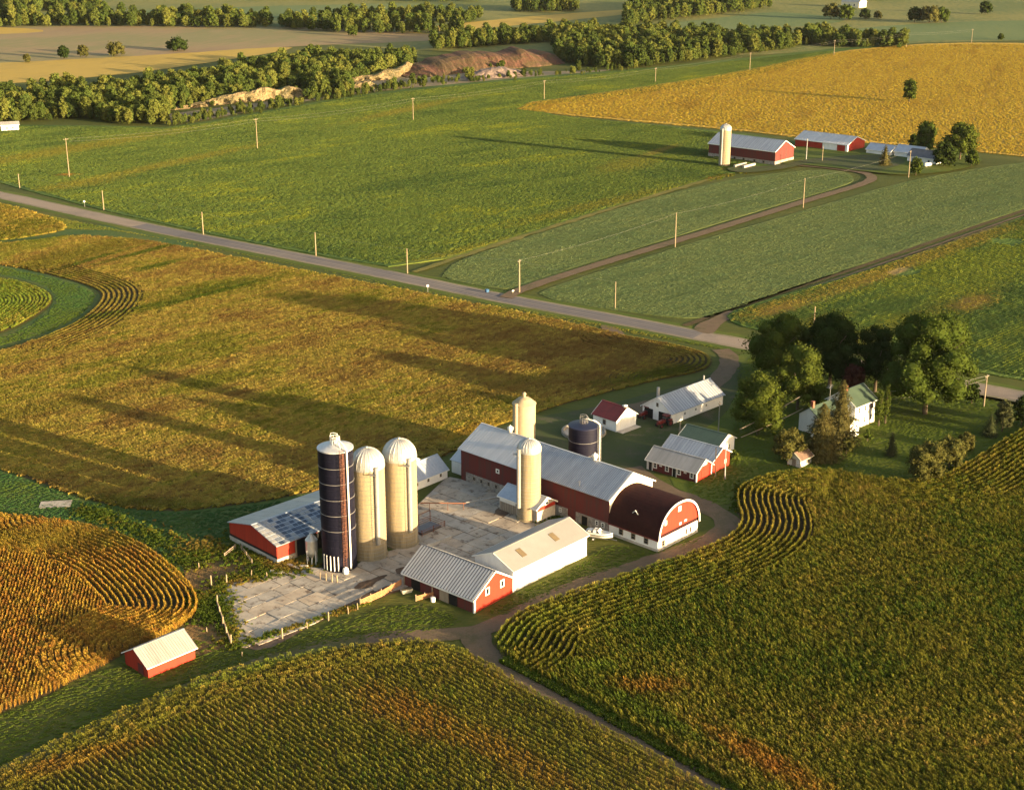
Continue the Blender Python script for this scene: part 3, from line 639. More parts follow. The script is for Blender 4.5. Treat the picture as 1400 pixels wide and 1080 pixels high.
def wing(x0, x1, y0, y1, e, r, along_x=False):
    mb = MB()
    if along_x: mb.prism([(y0,0),(y1,0),(y1,e),((y0+y1)/2,r),(y0,e)], x0, x1, lambda u,v,w: (w,u,v))
    else: mb.prism([(x0,0),(x1,0),(x1,e),((x0+x1)/2,r),(x0,e)], y0, y1, lambda u,v,w: (u,w,v))
    w = mb.build('wing', M_white, house); o = .35
    for sgn in (0, 1):
        mb = MB()
        if along_x:
            ye, ym = ((y0-o, (y0+y1)/2), (y1+o, (y0+y1)/2))[sgn]; ze = e-(r-e)*o/((y1-y0)/2)
            q = [(x0-o,ye,ze+.18),(x1+o,ye,ze+.18),(x1+o,ym,r+.18),(x0-o,ym,r+.18)]
        else:
            xe, xm = ((x0-o, (x0+x1)/2), (x1+o, (x0+x1)/2))[sgn]; ze = e-(r-e)*o/((x1-x0)/2)
            q = [(xe,y1+o,ze+.18),(xe,y0-o,ze+.18),(xm,y0-o,r+.18),(xm,y1+o,r+.18)]
        if sgn: q = [q[1],q[0],q[3],q[2]]
        mb.slab(q, .12).build('roof', M_green, w)
    return w
w = wing(-9.5,-.05,3.4,9.2,4.2,6.3,True)          # rear ell
MB().box(-8.9,-8.2,5.9,6.6,5.8,7.8).build('chimney', M_brick, w)
w2 = wing(-7.2,-2.2,-2.8,3.3,3.4,5.0)
w3 = wing(-13.2,-7.6,-4.0,3.0,2.6,4.2)
MB().box(-11.2,-10.3,-4.06,-3.98,.9,2.0).build('window', M_glass, w3); MB().box(-11.3,-10.2,-4.04,-3.97,.78,2.12).build('window_frame', M_trim, w3)
MB().box(-13.26,-13.18,-1.2,-.3,.9,2.0).build('window', M_glass, w3)
mb = MB(); mb.tube([(-1.8,6.2,5.8),(-1.8,6.2,10.0)], .06); mb.tube([(-3.3,5.6,9.9),(-.3,6.8,9.9)], .07)
for k in range(5): mb.tube([(-3.0+k*.6,5.1+k*.25,9.9),(-3.2+k*.6,6.4+k*.25,9.9)], .04)
mb.build('antenna', M_steel, w)

p = G(1094,640)
b = Bld('garden_shed', 'small cream garden shed with brown roof at the edge of the lawn', (p[0],p[1],46,4.4,3.4,2.0,3.2), 1, 'shed')
b.walls(M_cream).roof(M_brown, over=.4, end=.35).fascia(M_cream, ends=(0,1), h=.12); b.door('left', 1.7, 1.0, 1.8, M_wood); b.window('left', 2.7, 1.0, .4, .6, M_trim)

# far farm across the road
b = Bld('far_barn', 'weathered red barn with grey roof beside the far silo', (123.0,682.8,139,37,16.8,6.6,10.6), -1, 'barn')
b.walls(M_redold_shade).roof(M_galv, over=.5, end=.4, rib=1.2).base(M_stone, 1.9, .12).fascia(ends=(1,), h=.35)
fn = b.face('right'); b.plate(fn,.05,b.W-.05,1.9,b.e-.02,-.02,.05).build('gable_boards', M_redold_shade, b.root)
for u in (9,15,20,26,31): b.window('front', u, .5, 1.3, 1.2, M_wood, proud=.12)
b = Bld('far_machine_shed', 'low red shed with pale roof and wide white door on the far farm', (164.3,716.9,139,29.2,17.5,4.0,7.0), -1, 'shed')
b.walls(M_red).roof(M_galv2, over=.4, end=.4, rib=1.5, ribmat=M_galv2).fascia(ends=(0,1), h=.3).door('front', 19.5, 8.0, 3.6, M_white, name='sliding_door').corners(which=(1,), w=1.2)
def far_shed(nm, label, px, L, W, e, r, roofm, wallm, ang=-42, cat='shed'):
    q = G(*px); a = R(ang)
    bb = Bld(nm, label, (q[0], q[1], ang, L, W, e, r), 1, cat); bb.walls(wallm).roof(roofm, over=.4, end=.4).fascia(ends=(1,), h=.25); return bb
far_shed('far_poultry_shed', 'low shed with pale blue roof next to the far red shed', (1184,211), 13, 9, 2.6, 5.0, M_bluegrey, M_white)
far_shed('far_poultry_shed', 'second pale blue roofed shed, nearer the far farm trees', (1222,215), 14, 9, 3.0, 5.6, M_bluegrey, M_white)
bb = far_shed('far_farmhouse', 'white cottage with near-black roof among the far farm trees', (1240,222), 15, 9, 3.2, 6.0, M_darkrib, M_white, cat='house')
for u in (3,7,11): bb.window('front', u, 1.0, 1.2, 1.3, M_trim)
bb = far_shed('distant_farmhouse', 'distant white house with pale roof near the top edge', (1150,10), 22, 16, 6, 11, M_galvw, M_cream, cat='house')
for u in (4,10,16): bb.window('front', u, 1.5, 2, 2.4, M_trim)
bb = far_shed('quarry_shed', 'white site building at the left edge beside the wood', (2,180), 9, 6, 3.2, 4.4, M_galvw, M_white, ang=20)
bb.window('front', 3, 1, 1.2, 1.2, M_trim).window('front', 6, 1, 1.2, 1.2, M_trim)

# ------------------------------------------------------------------ silos
def ring_mesh(mb, r, z, t=.05, n=28):
    mb.lathe([(r,z-t),(r+t,z-t*.3),(r+t,z+t*.3),(r,z+t)], n)
def pt(r, a, z):    # a = degrees from the viewer side (-y), positive to the right
    return Vector((r*math.sin(R(a)), -r*math.cos(R(a)), z))
def chute(root, r, a, z0, z1, mat, w=.45, name='chute'):
    mb = MB(); mb.tube([pt(r+w*.55,a,z0), pt(r+w*.55,a,z1)], w, 10); o = mb.build(name, mat, root, False)
    m2 = MB(); k = z0+2
    while k < z1: m2.lathe([(w,k),(w+.05,k+.03),(w,k+.1)], 10, *pt(r+w*.55,a,0)[:2]); k += 3.0
    m2.build('chute_band', M_steel, o); return o
def ladder(root, r, a, z0, z1, mat, cage=False, w=.28, step=.45):
    mb = MB(); da = math.degrees(w/r)
    for s_ in (-1, 1): mb.tube([pt(r+.18,a+s_*da,z0), pt(r+.18,a+s_*da,z1)], .035, 4)
    z = z0+.2
    while z < z1: mb.tube([pt(r+.18,a-da,z), pt(r+.18,a+da,z)], .025, 4, cap=False); z += step
    o = mb.build('ladder', mat, root)
    if cage:
        mb = MB(); z = z0+2.2
        while z < z1:
            c = pt(r+.2,a,z); t = Vector((math.cos(R(a)),math.sin(R(a)),0)); nn = pt(1,a,0)
            mb.tube([c + t*(.5*math.cos(q)) + nn*(.75*math.sin(q)) for q in [math.pi*k/6 for k in range(7)]], .035, 4); z += .9
        for q in (30,60,90,120,150):
            c = pt(r+.2,a,0); t = Vector((math.cos(R(a)),math.sin(R(a)),0)); nn = pt(1,a,0); d = t*(.5*math.cos(R(q)))+nn*(.75*math.sin(R(q)))
            mb.tube([c+d+Vector((0,0,z0+2.2)), c+d+Vector((0,0,z1))], .03, 4)
        mb.build('safety_cage', mat, o)
    return o
def concrete_silo(name, label, xy, r, h, hd, ch, lad, dome='dome', chz=3.5, hoop=.75, mat=None, group=None):
    root = empty(name, (*xy, 0), 0, label, 'silo', group)
    MB().lathe([(r+.25,0),(r+.25,.35),(r,.36),(r,h),(.01,h)], 48).build('stave_wall', mat or M_stave, root, False)
    root_w = [o for o in root.children][-1]; root_w.data.polygons.foreach_set('use_smooth', [True]*len(root_w.data.polygons))
    md = root_w.modifiers.new('edge', 'EDGE_SPLIT'); md.split_angle = R(40)
    mb = MB(); z = 1.0
    while z < h-.2: ring_mesh(mb, r, z, .035, 36); z += hoop*(1 if z < h*.5 else 1.25)
    tag(mb.build('hoop', M_steel if mat is None else mat, root_w), kind='stuff')
    if dome == 'dome':
        prof = [(r+.1, h-.35), (r+.1, h)] + [((r+.05)*math.cos(R(t)), h+hd*math.sin(R(t))) for t in range(8, 90, 9)] + [(.3, h+hd), (.3, h+hd+.25), (.01, h+hd+.3)]
        d = MB().lathe(prof, 48).build('dome', M_dome, root, True)
        mb = MB()
        for k in range(24):
            a = k*15; mb.tube([pt((r+.09)*math.cos(R(t)), a, h+(hd+.03)*math.sin(R(t))) for t in range(0, 88, 14)], .045, 4)
        mb.build('dome_rib', M_dome, d)
    else:
        prof = [(r+.15, h-.1), (r+.15, h+.02), (r*.55, h+hd*.75), (.35, h+hd), (.3, h+hd+.5), (.5, h+hd+.55), (.35, h+hd+.95), (.01, h+hd+1.1)]
        MB().lathe(prof, 40).build('cap', mat or M_stave, root, False)
    chute(root, r, ch, chz, h+.6, M_galvw if mat is None else mat, .42)
    if lad is not None:
        ladder(root, r, lad, chz, h, M_steel)
        mb = MB(); c = pt(r+.5, lad, h-.6); mb.box(c.x-.6,c.x+.6,c.y-.6,c.y+.6,h-.7,h-.62)
        for dx in (-.6,.55):
            for dy in (-.6,.55): mb.box(c.x+dx,c.x+dx+.05,c.y+dy,c.y+dy+.05,h-.7,h+.4)
        mb.build('ladder_platform', M_steel, root)
    return root
p2, p3, pf = G(506,758), G(549,741), G(723,708)
concrete_silo('concrete_silo', 'domed concrete silo standing between the navy silo and its taller twin', p2, 3.3, ZAT(p2[1],635), 3.4, 34, 22)
concrete_silo('concrete_silo', 'tallest domed concrete silo, right of the three big silos', p3, 3.32, ZAT(p3[1],623), 3.5, 36, 26)
concrete_silo('concrete_silo', 'short concrete silo with steel dome in front of the dairy barn', pf, 2.42, ZAT(pf[1],614), 2.2, -52, -66, chz=3.0)
rx = 306.5
concrete_silo('concrete_silo', 'plain cream silo with conical cap behind the dairy barn', (2.7,rx), 2.55, ZAT(rx,551), 1.5, -40, None, dome='cone', chz=1.0, mat=paint('cream_staves', (.33,.27,.175), (.27,.225,.145), .8, scale=.5), hoop=3)
pf = G(990,227)
concrete_silo('concrete_silo', 'tall pale silo beside the far red barn', pf, 2.6, ZAT(pf[1],177), 2.4, -40, None, chz=1.0)

def navy_silo(name, label, xy, r, h, hd, mat, roofm, rings, lad, pipe, feet):
    root = empty(name, (*xy, 0), 0, label, 'silo')
    w = MB().lathe([(r+.1,0),(r+.1,.5),(r,.52),(r,h)], 56).build('steel_wall', mat, root, True)
    md = w.modifiers.new('edge', 'EDGE_SPLIT'); md.split_angle = R(40)
    MB().lathe([(r+.12,h-.15),(r+.12,h+.05),(r*.55,h+hd*.62),(.45,h+hd),(.45,h+hd+.5),(.01,h+hd+.55)], 48).build('roof', roofm, root, False)
    for z in rings:
        mb = MB(); ring_mesh(mb, r, z, .045, 48); mb.build('ring', M_galvw, w)
    z = .8; mb = MB()
    while z < h: ring_mesh(mb, r, z, .03, 40); z += 1.45
    tag(mb.build('sheet_seam', mat, w), kind='stuff')
    lo = ladder(root, r, lad, 1.2, h+.6, M_rust if feet else M_steel, cage=True)
    mb = MB(); mb.tube([pt(r+.3,pipe,.6), pt(r+.3,pipe,h+.4), pt(r*.8,pipe,h+1.1), pt(.5,pipe,h+hd+1.0)], .17, 8); mb.build('blower_pipe', M_trim, root)
    mb = MB(); n = 16
    for k in range(n):
        a = 360*k/n; mb.tube([pt(.9,a,h+hd*.6), pt(.9,a,h+hd+1.2)], .04, 4)
    for zz in (.7, 1.2): mb.tube([pt(.9,360*k/24,h+hd+zz) for k in range(25)], .04, 4, cap=False)
    mb.tube([pt(.9,-90,h+hd+1.2), pt(.7,-90,h+hd+1.9), pt(.2,-60,h+hd+2.0), pt(.6,60,h+hd+1.9), pt(1.2,lad,h+hd+1.2), pt(r,lad,h+.8)], .07, 5)
    mb.build('roof_railing', M_trim if feet else M_steel, root)
    if feet:
        for a in (-52,-38,-24,-11,2):
            mb = MB(); mb.tube([pt(r+.12,a,.4), pt(r+.12,a,3.4)], .11, 6); mb.build('wall_brace', M_trim, root)
        mb = MB(); c = pt(r+.7,22,.9); mb.lathe([(.02,.0),(.5,.1),(.62,.6),(.5,1.2),(.02,1.5)], 10, c.x, c.y); mb.build('unloader', M_trim, root)
    return root
pb = G(465,773); hb = ZAT(pb[1],611)
navy_silo('navy_silo', 'tall dark navy steel silo with white rings and pale roof', pb, 3.28, hb, .85, M_navy, M_galv2, [hb*k for k in (.345,.475,.605,.735,.865)], 24, 42, True)
yt = 302.0; ht = ZAT(yt,581)
navy_silo('navy_silo', 'short faded navy silo standing behind the dairy barn', (15.8,yt), 3.33, ht, .55, M_navy2, paint('navy_roof', (.012,.015,.045), (.009,.012,.034), .5), [ht*.42, ht*.7], 62, 75, False)
p = G(798,592); ro = empty('round_foundation', (p[0],p[1],0), 0, 'round concrete wall foundation beside the short navy silo', 'foundation')
MB().lathe([(5.3,-.1),(5.3,.75),(4.85,.75),(4.85,.1)], 48).build('ring_wall', M_slab0, ro); MB().lathe([(4.85,.08),(.01,.1)], 40).build('floor_slab', M_conc, ro)
p = G(427,770); ro = empty('feed_bin', (p[0],p[1],0), 0, 'small galvanised hopper feed bin beside the navy silo', 'feed bin')
MB().lathe([(.25,1.2),(1.15,2.4),(1.15,5.0),(1.2,5.0),(.3,6.2),(.3,6.35),(.01,6.4)], 20).build('hopper', M_dome, ro)
for k in range(4):
    a = 45+90*k; MB().tube([pt(1.15,a,0), pt(1.15,a,3.0)], .07, 6).build('leg', M_trim, ro)
MB().tube([(0,-.1,1.3),(0,-.5,0)], .12, 6).build('boot', M_trim, ro)
# ------------------------------------------------------------------ concrete barnyard: base of dark mud, slabs laid on it
def clip_convex(poly, clip):
    out = poly; n = len(clip)
    for i in range(n):
        a, b = clip[i], clip[(i+1) % n]; inp = out; out = []
        side = lambda p: (b[0]-a[0])*(p[1]-a[1])-(b[1]-a[1])*(p[0]-a[0])
        for k in range(len(inp)):
            p, q = inp[k], inp[(k+1) % len(inp)]; sp, sq = side(p), side(q)
            if sp >= 0: out.append(p)
            if sp*sq < 0:
                t = sp/(sp-sq); out.append((p[0]+(q[0]-p[0])*t, p[1]+(q[1]-p[1])*t))
        if not out: return []
    return out
M_slab = []
for k, (c1, c2) in enumerate([((.40,.35,.285),(.25,.215,.17)), ((.37,.335,.285),(.24,.215,.18)), ((.41,.345,.265),(.26,.21,.16))]):
    m, nt, N, Lk, bs = nodes_of('concrete_slab_%d' % k)
    g = N.new('ShaderNodeNewGeometry'); n1 = noisenode(nt, g.outputs['Position'], .25, 5, .65); n2 = noisenode(nt, g.outputs['Position'], .55, 6, .72)
    rp = ramp(nt, [(.3, c2), (.65, c1)]); Lk.new(n1.outputs[0], rp.inputs[0])
    r2 = ramp(nt, [(.54, (0,0,0)), (.64, (.75,.75,.75))]); Lk.new(n2.outputs[0], r2.inputs[0])
    mx = N.new('ShaderNodeMixRGB'); Lk.new(r2.outputs[0], mx.inputs[0]); Lk.new(rp.outputs[0], mx.inputs[1]); mx.inputs[2].default_value = (.075,.048,.035,1)
    Lk.new(mx.outputs[0], bs.inputs['Base Color']); bs.inputs['Roughness'].default_value = .9; bs.inputs['Specular IOR Level'].default_value = .15
    bp = N.new('ShaderNodeBump'); bp.inputs['Distance'].default_value = .03; Lk.new(n2.outputs[0], bp.inputs['Height']); Lk.new(bp.outputs[0], bs.inputs['Normal'])
    M_slab.append(m)
def ccw(p):
    a = sum(p[i][0]*p[(i+1) % len(p)][1]-p[(i+1) % len(p)][0]*p[i][1] for i in range(len(p))); return p if a > 0 else p[::-1]
def yard(name, regions, ang, cu, cv, seed, z):
    base = None; rr = random.Random(seed); ca, sa = math.cos(ang), math.sin(ang)
    for reg in regions:
        W = ccw([G(*q) for q in reg])
        o = sheet(name, None, F_mud, z, sm=0, edge=(2,.4), world_pts=W)
        us = [p[0]*ca+p[1]*sa for p in W]; vs = [-p[0]*sa+p[1]*ca for p in W]
        v = min(vs)-rr.random()
        while v < max(vs):
            dv = cv*rr.uniform(.75,1.3); u = min(us)-rr.random()*cu
            while u < max(us):
                du = cu*rr.uniform(.5,1.5); g = rr.uniform(.02,.10)
                q = [(u+g,v+g),(u+du-g,v+g+rr.uniform(-.1,.1)),(u+du-g,v+dv-g),(u+g,v+dv-g+rr.uniform(-.1,.1))]
                q = [(a*ca-b*sa, a*sa+b*ca) for a, b in q]; q = clip_convex(q, W)
                if len(q) >= 3:
                    ar = abs(sum(q[i][0]*q[(i+1) % len(q)][1]-q[(i+1) % len(q)][0]*q[i][1] for i in range(len(q))))/2
                    if ar > 1.2:
                        c = (sum(t[0] for t in q)/len(q), sum(t[1] for t in q)/len(q)); tx, ty = rr.uniform(-.012,.012), rr.uniform(-.012,.012); zz = z+.05+rr.uniform(0,.07)
                        mb = MB(); n = len(q); top = [(a[0],a[1],zz+(a[0]-c[0])*tx+(a[1]-c[1])*ty) for a in q]; bot = [(a[0],a[1],z-.1) for a in q]
                        mb.add(bot+top, [tuple(range(n,2*n))]+[(i,(i+1) % n,n+(i+1) % n,n+i) for i in range(n)])
                        mb.build('slab', rr.choice(M_slab), o)
                u += du
            v += dv
yard('concrete_yard', [[(296,806),(330,793),(372,780),(425,776),(470,780),(560,802),(500,826),(430,853),(375,885),(350,889),(318,882)]], R(46), 5.6, 3.3, 2, .06)
yard('concrete_yard', [[(470,786),(500,764),(560,746),(645,768),(560,803),(520,812)], [(558,748),(572,690),(612,652),(650,660),(770,722),(645,770)]], R(137), 5.2, 3.4, 5, .075)
for q in ([(478,806),(505,792),(535,784),(520,796),(498,806)], [(540,780),(556,774),(558,780),(546,788)], [(512,812),(532,802),(545,800),(528,812)]): sheet('mud_patch', q, F_mud, .2, sm=2, edge=(.6,.9))
sheet('mud_patch', [(672,700),(690,692),(700,704),(680,712)], F_mud, .2, sm=2, edge=(1,.6))
sheet('mud_patch', [(600,758),(640,766),(632,774),(595,768)], F_mud, .2, sm=2, edge=(1,.6))

# ------------------------------------------------------------------ crops: thousands of plants scattered along their rows
def inside(poly, P):
    x, y = P[:,0], P[:,1]; ins = np.zeros(len(P), bool); n = len(poly); A = np.array(poly)
    for i in range(n):
        x0, y0 = A[i]; x1, y1 = A[(i+1) % n]
        if y0 == y1: continue
        c = ((y0 > y) != (y1 > y)) & (x < (x1-x0)*(y-y0)/(y1-y0)+x0); ins ^= c
    return ins
def dist_line(lines, P):
    R_ = [dist_one(l, P) for l in lines]; b, n_, t_ = R_[0]
    for b2, n2, t2 in R_[1:]:
        m = b2 < b; b = np.where(m,b2,b); n_ = np.where(m[:,None],n2,n_); t_ = np.where(m[:,None],t2,t_)
    return b, n_, t_
def dist_one(line, P):
    best = np.full(len(P), 1e9); near = np.zeros_like(P); tang = np.zeros_like(P); A = np.array(line)
    for i in range(len(A)-1):
        a, b = A[i], A[i+1]; d = b-a; l2 = (d*d).sum()
        if l2 < 1e-9: continue
        t = np.clip(((P-a)@d)/l2, 0, 1); q = a+t[:,None]*d; dd = np.hypot(*(P-q).T); m = dd < best
        best[m] = dd[m]; near[m] = q[m]; tang[m] = d/np.sqrt(l2)
    return best, near, tang
def rows(poly, ang, sp, step, line=None, head=0, jit=.12, hsp=None):
    """row points inside poly: straight rows at ang, and rows that follow `line` within `head` metres of it"""
    A = np.array(poly); ca, sa = math.cos(ang), math.sin(ang); u = A@np.array([ca,sa]); v = A@np.array([-sa,ca])
    U, V = np.meshgrid(np.arange(u.min(), u.max(), step), np.arange(v.min(), v.max(), sp)); n = U.size
    U = U.ravel()+rng.uniform(-.4,.4,n)*step; V = V.ravel()+rng.normal(0,jit*.4,n)
    P = np.stack([U*ca-V*sa, U*sa+V*ca],1); ok = inside(poly, P); P = P[ok]; rot = np.full(len(P), ang)
    if line is not None:
        d, near, tg = dist_line(line, P); keep = d > head
        Pa, ra = P[keep], rot[keep]; Q = P[~keep]; d, near, tg = d[~keep], near[~keep], tg[~keep]
        hsp = hsp or sp; k = (np.floor(d/hsp)+.5)*hsp; f = (k/np.maximum(d,1e-6))[:,None]; Q = near+(Q-near)*f + rng.normal(0,jit*.35,Q.shape)
        ok = inside(poly, Q); P = np.concatenate([Pa, Q[ok]]); rot = np.concatenate([ra, np.arctan2(tg[ok,1], tg[ok,0])])
    return P, rot
def vnoise(P, s, seed=0):
    return np.array([mnoise.noise(Vector((p[0]*s, p[1]*s, seed*7.3))) for p in P])
PROTO = bpy.data.collections
def blade(mb, x, y, z, az, l, w, droop, rise):
    """one arching leaf of two quads and a tip"""
    dx, dy = math.cos(az), math.sin(az); nx_, ny_ = -dy*w/2, dx*w/2
    a = (x,y,z); m = (x+dx*l*.45, y+dy*l*.45, z+rise); e = (x+dx*l, y+dy*l, z+rise-droop)
    mb.add([(a[0]-nx_*.5,a[1]-ny_*.5,a[2]),(a[0]+nx_*.5,a[1]+ny_*.5,a[2]),(m[0]+nx_,m[1]+ny_,m[2]),(m[0]-nx_,m[1]-ny_,m[2]),e], [(0,1,2,3),(3,2,4)])
def corn_proto(i, h, leaves=7, plants=3, span=1.1, w=.13, spread=.5):
    rr = random.Random(i*11+3); mb = MB()
    for k in range(plants):
        x = (k+.5)/plants*span-span/2+rr.uniform(-.08,.08); y = rr.uniform(-.06,.06); H = h*rr.uniform(.88,1.1); t = .03
        mb.add([(x-t,y-t,0),(x+t,y-t,0),(x+t,y+t,0),(x-t,y+t,0),(x,y,H)], [(0,1,4),(1,2,4),(2,3,4),(3,0,4)])
        a0 = rr.uniform(0,6.28)
        for j in range(leaves):
            f = .30+.66*j/leaves; az = a0+j*math.pi*.93+rr.uniform(-.5,.5); l = spread*rr.uniform(.7,1.2)*(1.15-.5*abs(f-.6))
            blade(mb, x, y, H*f, az, l, w*rr.uniform(.8,1.3), rr.uniform(.2,.6), rr.uniform(.12,.4))
        mb.mi = 1
        for j in range(4):
            az = rr.uniform(0,6.28); blade(mb, x, y, H*.93, az, .26, .10, -.12, .16)
        mb.mi = 0
    me = bpy.data.meshes.new('corn_plant'); me.from_pydata(mb.v, [], mb.f); me.materials.append(M_crop); me.materials.append(M_tassel); me.polygons.foreach_set('material_index', mb.m); return bpy.data.objects.new('corn_plant', me)
def clump_proto(i, h, span, n=16, w=.5, lw=.34):
    rr = random.Random(i*7+1); mb = MB()
    for j in range(n):
        x = rr.uniform(-span/2,span/2); y = rr.gauss(0,w*.32); z = h*rr.uniform(.55,1.0); az = rr.uniform(0,6.28)
        blade(mb, x, y, z-.12, az, rr.uniform(.3,.55), lw*rr.uniform(.7,1.2), rr.uniform(-.1,.25), rr.uniform(.05,.28))
    for j in range(5):
        x = -span/2+span*(j+.5)/5; mb.add([(x-.22,-.12,0),(x+.22,.1,0),(x+.2,.05,h*.75),(x-.2,-.05,h*.75)], [(0,1,2,3)])
    me = bpy.data.meshes.new('bean_plant'); me.from_pydata(mb.v, [], mb.f); me.materials.append(M_crop); return bpy.data.objects.new('bean_plant', me)
def proto_coll(name, obs):
    c = bpy.data.collections.new(name)
    for o in obs: c.objects.link(o)
    return c
def gn_group(coll):
    ng = bpy.data.node_groups.new('plant_scatter', 'GeometryNodeTree')
    ng.interface.new_socket('Geometry', in_out='INPUT', socket_type='NodeSocketGeometry'); ng.interface.new_socket('Geometry', in_out='OUTPUT', socket_type='NodeSocketGeometry')
    N, L = ng.nodes, ng.links
    gi = N.new('NodeGroupInput'); go = N.new('NodeGroupOutput'); ci = N.new('GeometryNodeCollectionInfo'); ci.inputs['Collection'].default_value = coll
    ci.inputs['Separate Children'].default_value = True; ci.inputs['Reset Children'].default_value = True
    ip = N.new('GeometryNodeInstanceOnPoints'); ip.inputs['Pick Instance'].default_value = True
    def attr(nm, ty):
        a = N.new('GeometryNodeInputNamedAttribute'); a.data_type = ty; a.inputs['Name'].default_value = nm; return a.outputs['Attribute']
    e2r = N.new('FunctionNodeEulerToRotation'); L.new(attr('rot','FLOAT_VECTOR'), e2r.inputs[0])
    L.new(gi.outputs[0], ip.inputs['Points']); L.new(ci.outputs[0], ip.inputs['Instance']); L.new(attr('idx','INT'), ip.inputs['Instance Index'])
    L.new(e2r.outputs[0], ip.inputs['Rotation']); L.new(attr('scl','FLOAT_VECTOR'), ip.inputs['Scale']); L.new(ip.outputs[0], go.inputs[0])
    return ng
def scatter(name, label, cat, P3, rotz, scl, tint, coll, nproto):
    n = len(P3); me = bpy.data.meshes.new(name); me.vertices.add(n); me.vertices.foreach_set('co', P3.astype(np.float32).ravel())
    def at(nm, ty, arr, key): a = me.attributes.new(nm, ty, 'POINT'); a.data.foreach_set(key, arr.ravel())
    rot = np.zeros((n,3), np.float32); rot[:,2] = rotz; rot[:,:2] = rng.normal(0,.05,(n,2))
    at('rot','FLOAT_VECTOR',rot,'vector'); at('scl','FLOAT_VECTOR',scl.astype(np.float32),'vector')
    at('idx','INT',rng.integers(0,nproto,n).astype(np.int32),'value')
    if tint is not None: at('tint','FLOAT_COLOR',np.concatenate([tint,np.ones((n,1))],1).astype(np.float32),'color')
    o = link(name, me); md = o.modifiers.new('plants','NODES'); md.node_group = gn_group(coll)
    return tag(o, label, cat, kind='stuff')
CORN = proto_coll('corn_kinds', [corn_proto(i, 1.75, 7, 4, 1.3, .13, .36) for i in range(4)])
BEAN = proto_coll('bean_kinds', [clump_proto(i, 1.3, 1.5) for i in range(4)])
PAL = dict(tuft1=(.040,.066,.012), tuft2=(.062,.086,.014), tuft3=(.10,.105,.022), teal=(.032,.070,.022), alf1=(.074,.104,.042), alf2=(.092,.124,.050), alf3=(.112,.138,.052), soyg=(.044,.068,.018), soym=(.066,.092,.021), soyl=(.105,.125,.018), soyy=(.19,.17,.030), amber=(.42,.30,.042), amber2=(.38,.26,.040), green=(.070,.100,.014), olive=(.140,.135,.020), straw=(.27,.205,.042), rust=(.27,.125,.026), gold=(.34,.225,.035), brown=(.17,.110,.030), lime=(.13,.175,.022))
def blend(names, f):
    """tone per plant: f in 0..1 runs through the named tones"""
    C = np.array([PAL[n] for n in names]); x = np.clip(f,0,.9999)*(len(C)-1); i = x.astype(int); t = (x-i)[:,None]
    return C[i]*(1-t)+C[i+1]*t
def patch(tint, P, px, py, ra, rb, ang, tone, amt=.85):
    c = np.array(G(px,py)); d = P-c; ca, sa = math.cos(ang), math.sin(ang); u = (d[:,0]*ca+d[:,1]*sa)/ra; v = (-d[:,0]*sa+d[:,1]*ca)/rb
    w = np.clip(1.5-np.hypot(u,v)*1.3+rng.normal(0,.22,len(P)),0,1)*amt
    return tint*(1-w[:,None])+np.array(PAL[tone])*w[:,None]
def crop(name, label, px, ang, sp, step, coll, tones, hvar=.12, line=None, head=0, sm=2, base=.5, amp=.55, patches=(), tn=.13, scale=1.0, gapnoise=0, bright=1.0, hsp=None, z=.05, zs=1.0, soil=True, jit=.12, var=.22, band=0):
    poly = world_poly(px, sm); ln = None if not line else [smooth_open([G(*p) for p in q], 2) for q in (line if isinstance(line[0][0], tuple) else [line])]
    if soil: sheet('field_soil', None, F_soil, z, world_pts=rough_edge(poly, 2, .4), edge=None)
    P, rot = rows(poly, ang, sp, step, ln, head, jit, hsp)
    f = base + amp*(vnoise(P,.022,1)*.7+vnoise(P,.09,2)*.45) + rng.normal(0,tn,len(P))
    if band:
        ca, sa = math.cos(ang), math.sin(ang); Q = np.stack([(P[:,0]*ca+P[:,1]*sa)*.12, -P[:,0]*sa+P[:,1]*ca],1); f = f+band*(vnoise(Q,.09,21)+.7*vnoise(Q,.3,22))
    tint = blend(tones, f)*rng.uniform(1-var,1+var,(len(P),1))*bright*.8
    for q in patches: tint = patch(tint, P, *q)
    if gapnoise:
        g = vnoise(P,.06,5); keep = g > -.62+gapnoise*rng.random(len(P))*.2; P, rot, tint = P[keep], rot[keep], tint[keep]
    n = len(P); s = rng.normal(1,hvar,n)*scale*(1+.12*vnoise(P,.05,9)); flip = rng.random(n) < .5; rot = rot+np.where(flip, math.pi, 0)
    scl = np.stack([np.full(n,scale),np.full(n,scale),s*zs],1)
    return scatter(name, label, 'crop', np.concatenate([P,np.full((n,1),z)],1), rot, scl, tint, coll, 4)
def gang(a, b):
    p, q = Vector(G(*a)), Vector(G(*b)); return math.atan2(q.y-p.y, q.x-p.x)
right_edge = [(672,882),(690,855),(720,836),(850,791),(960,757),(1002,736),(1013,715),(1003,690),(1008,668),(1060,651),(1130,646),(1180,656),(1240,664),(1290,657),(1330,632),(1400,588),(1520,520)]
crop('corn_crop', 'tall drying corn filling the right foreground field', right_edge+[(1600,500),(1600,1260),(1160,1260),(1060,1112),(900,1018),(760,938),(692,906)],
     R(118), .56, .66, CORN, ['green','green','olive','olive','straw','brown'], line=right_edge, head=15, hsp=1.25, scale=.6, zs=1.3, bright=1.1, sm=2, base=.48, amp=.5,
     patches=[(1050,1050,14,3,gang((900,1018),(1060,1112)),'rust',.8), (885,945,7,3,0,'rust',.6), (820,918,5,2,0,'lime',.9), (1050,705,9,13,.0,'straw',.7), (700,880,9,3,1.0,'lime',.6), (720,862,14,3,.7,'lime',.45), (880,980,20,2.4,gang((900,1018),(760,938)),'green',.9)])
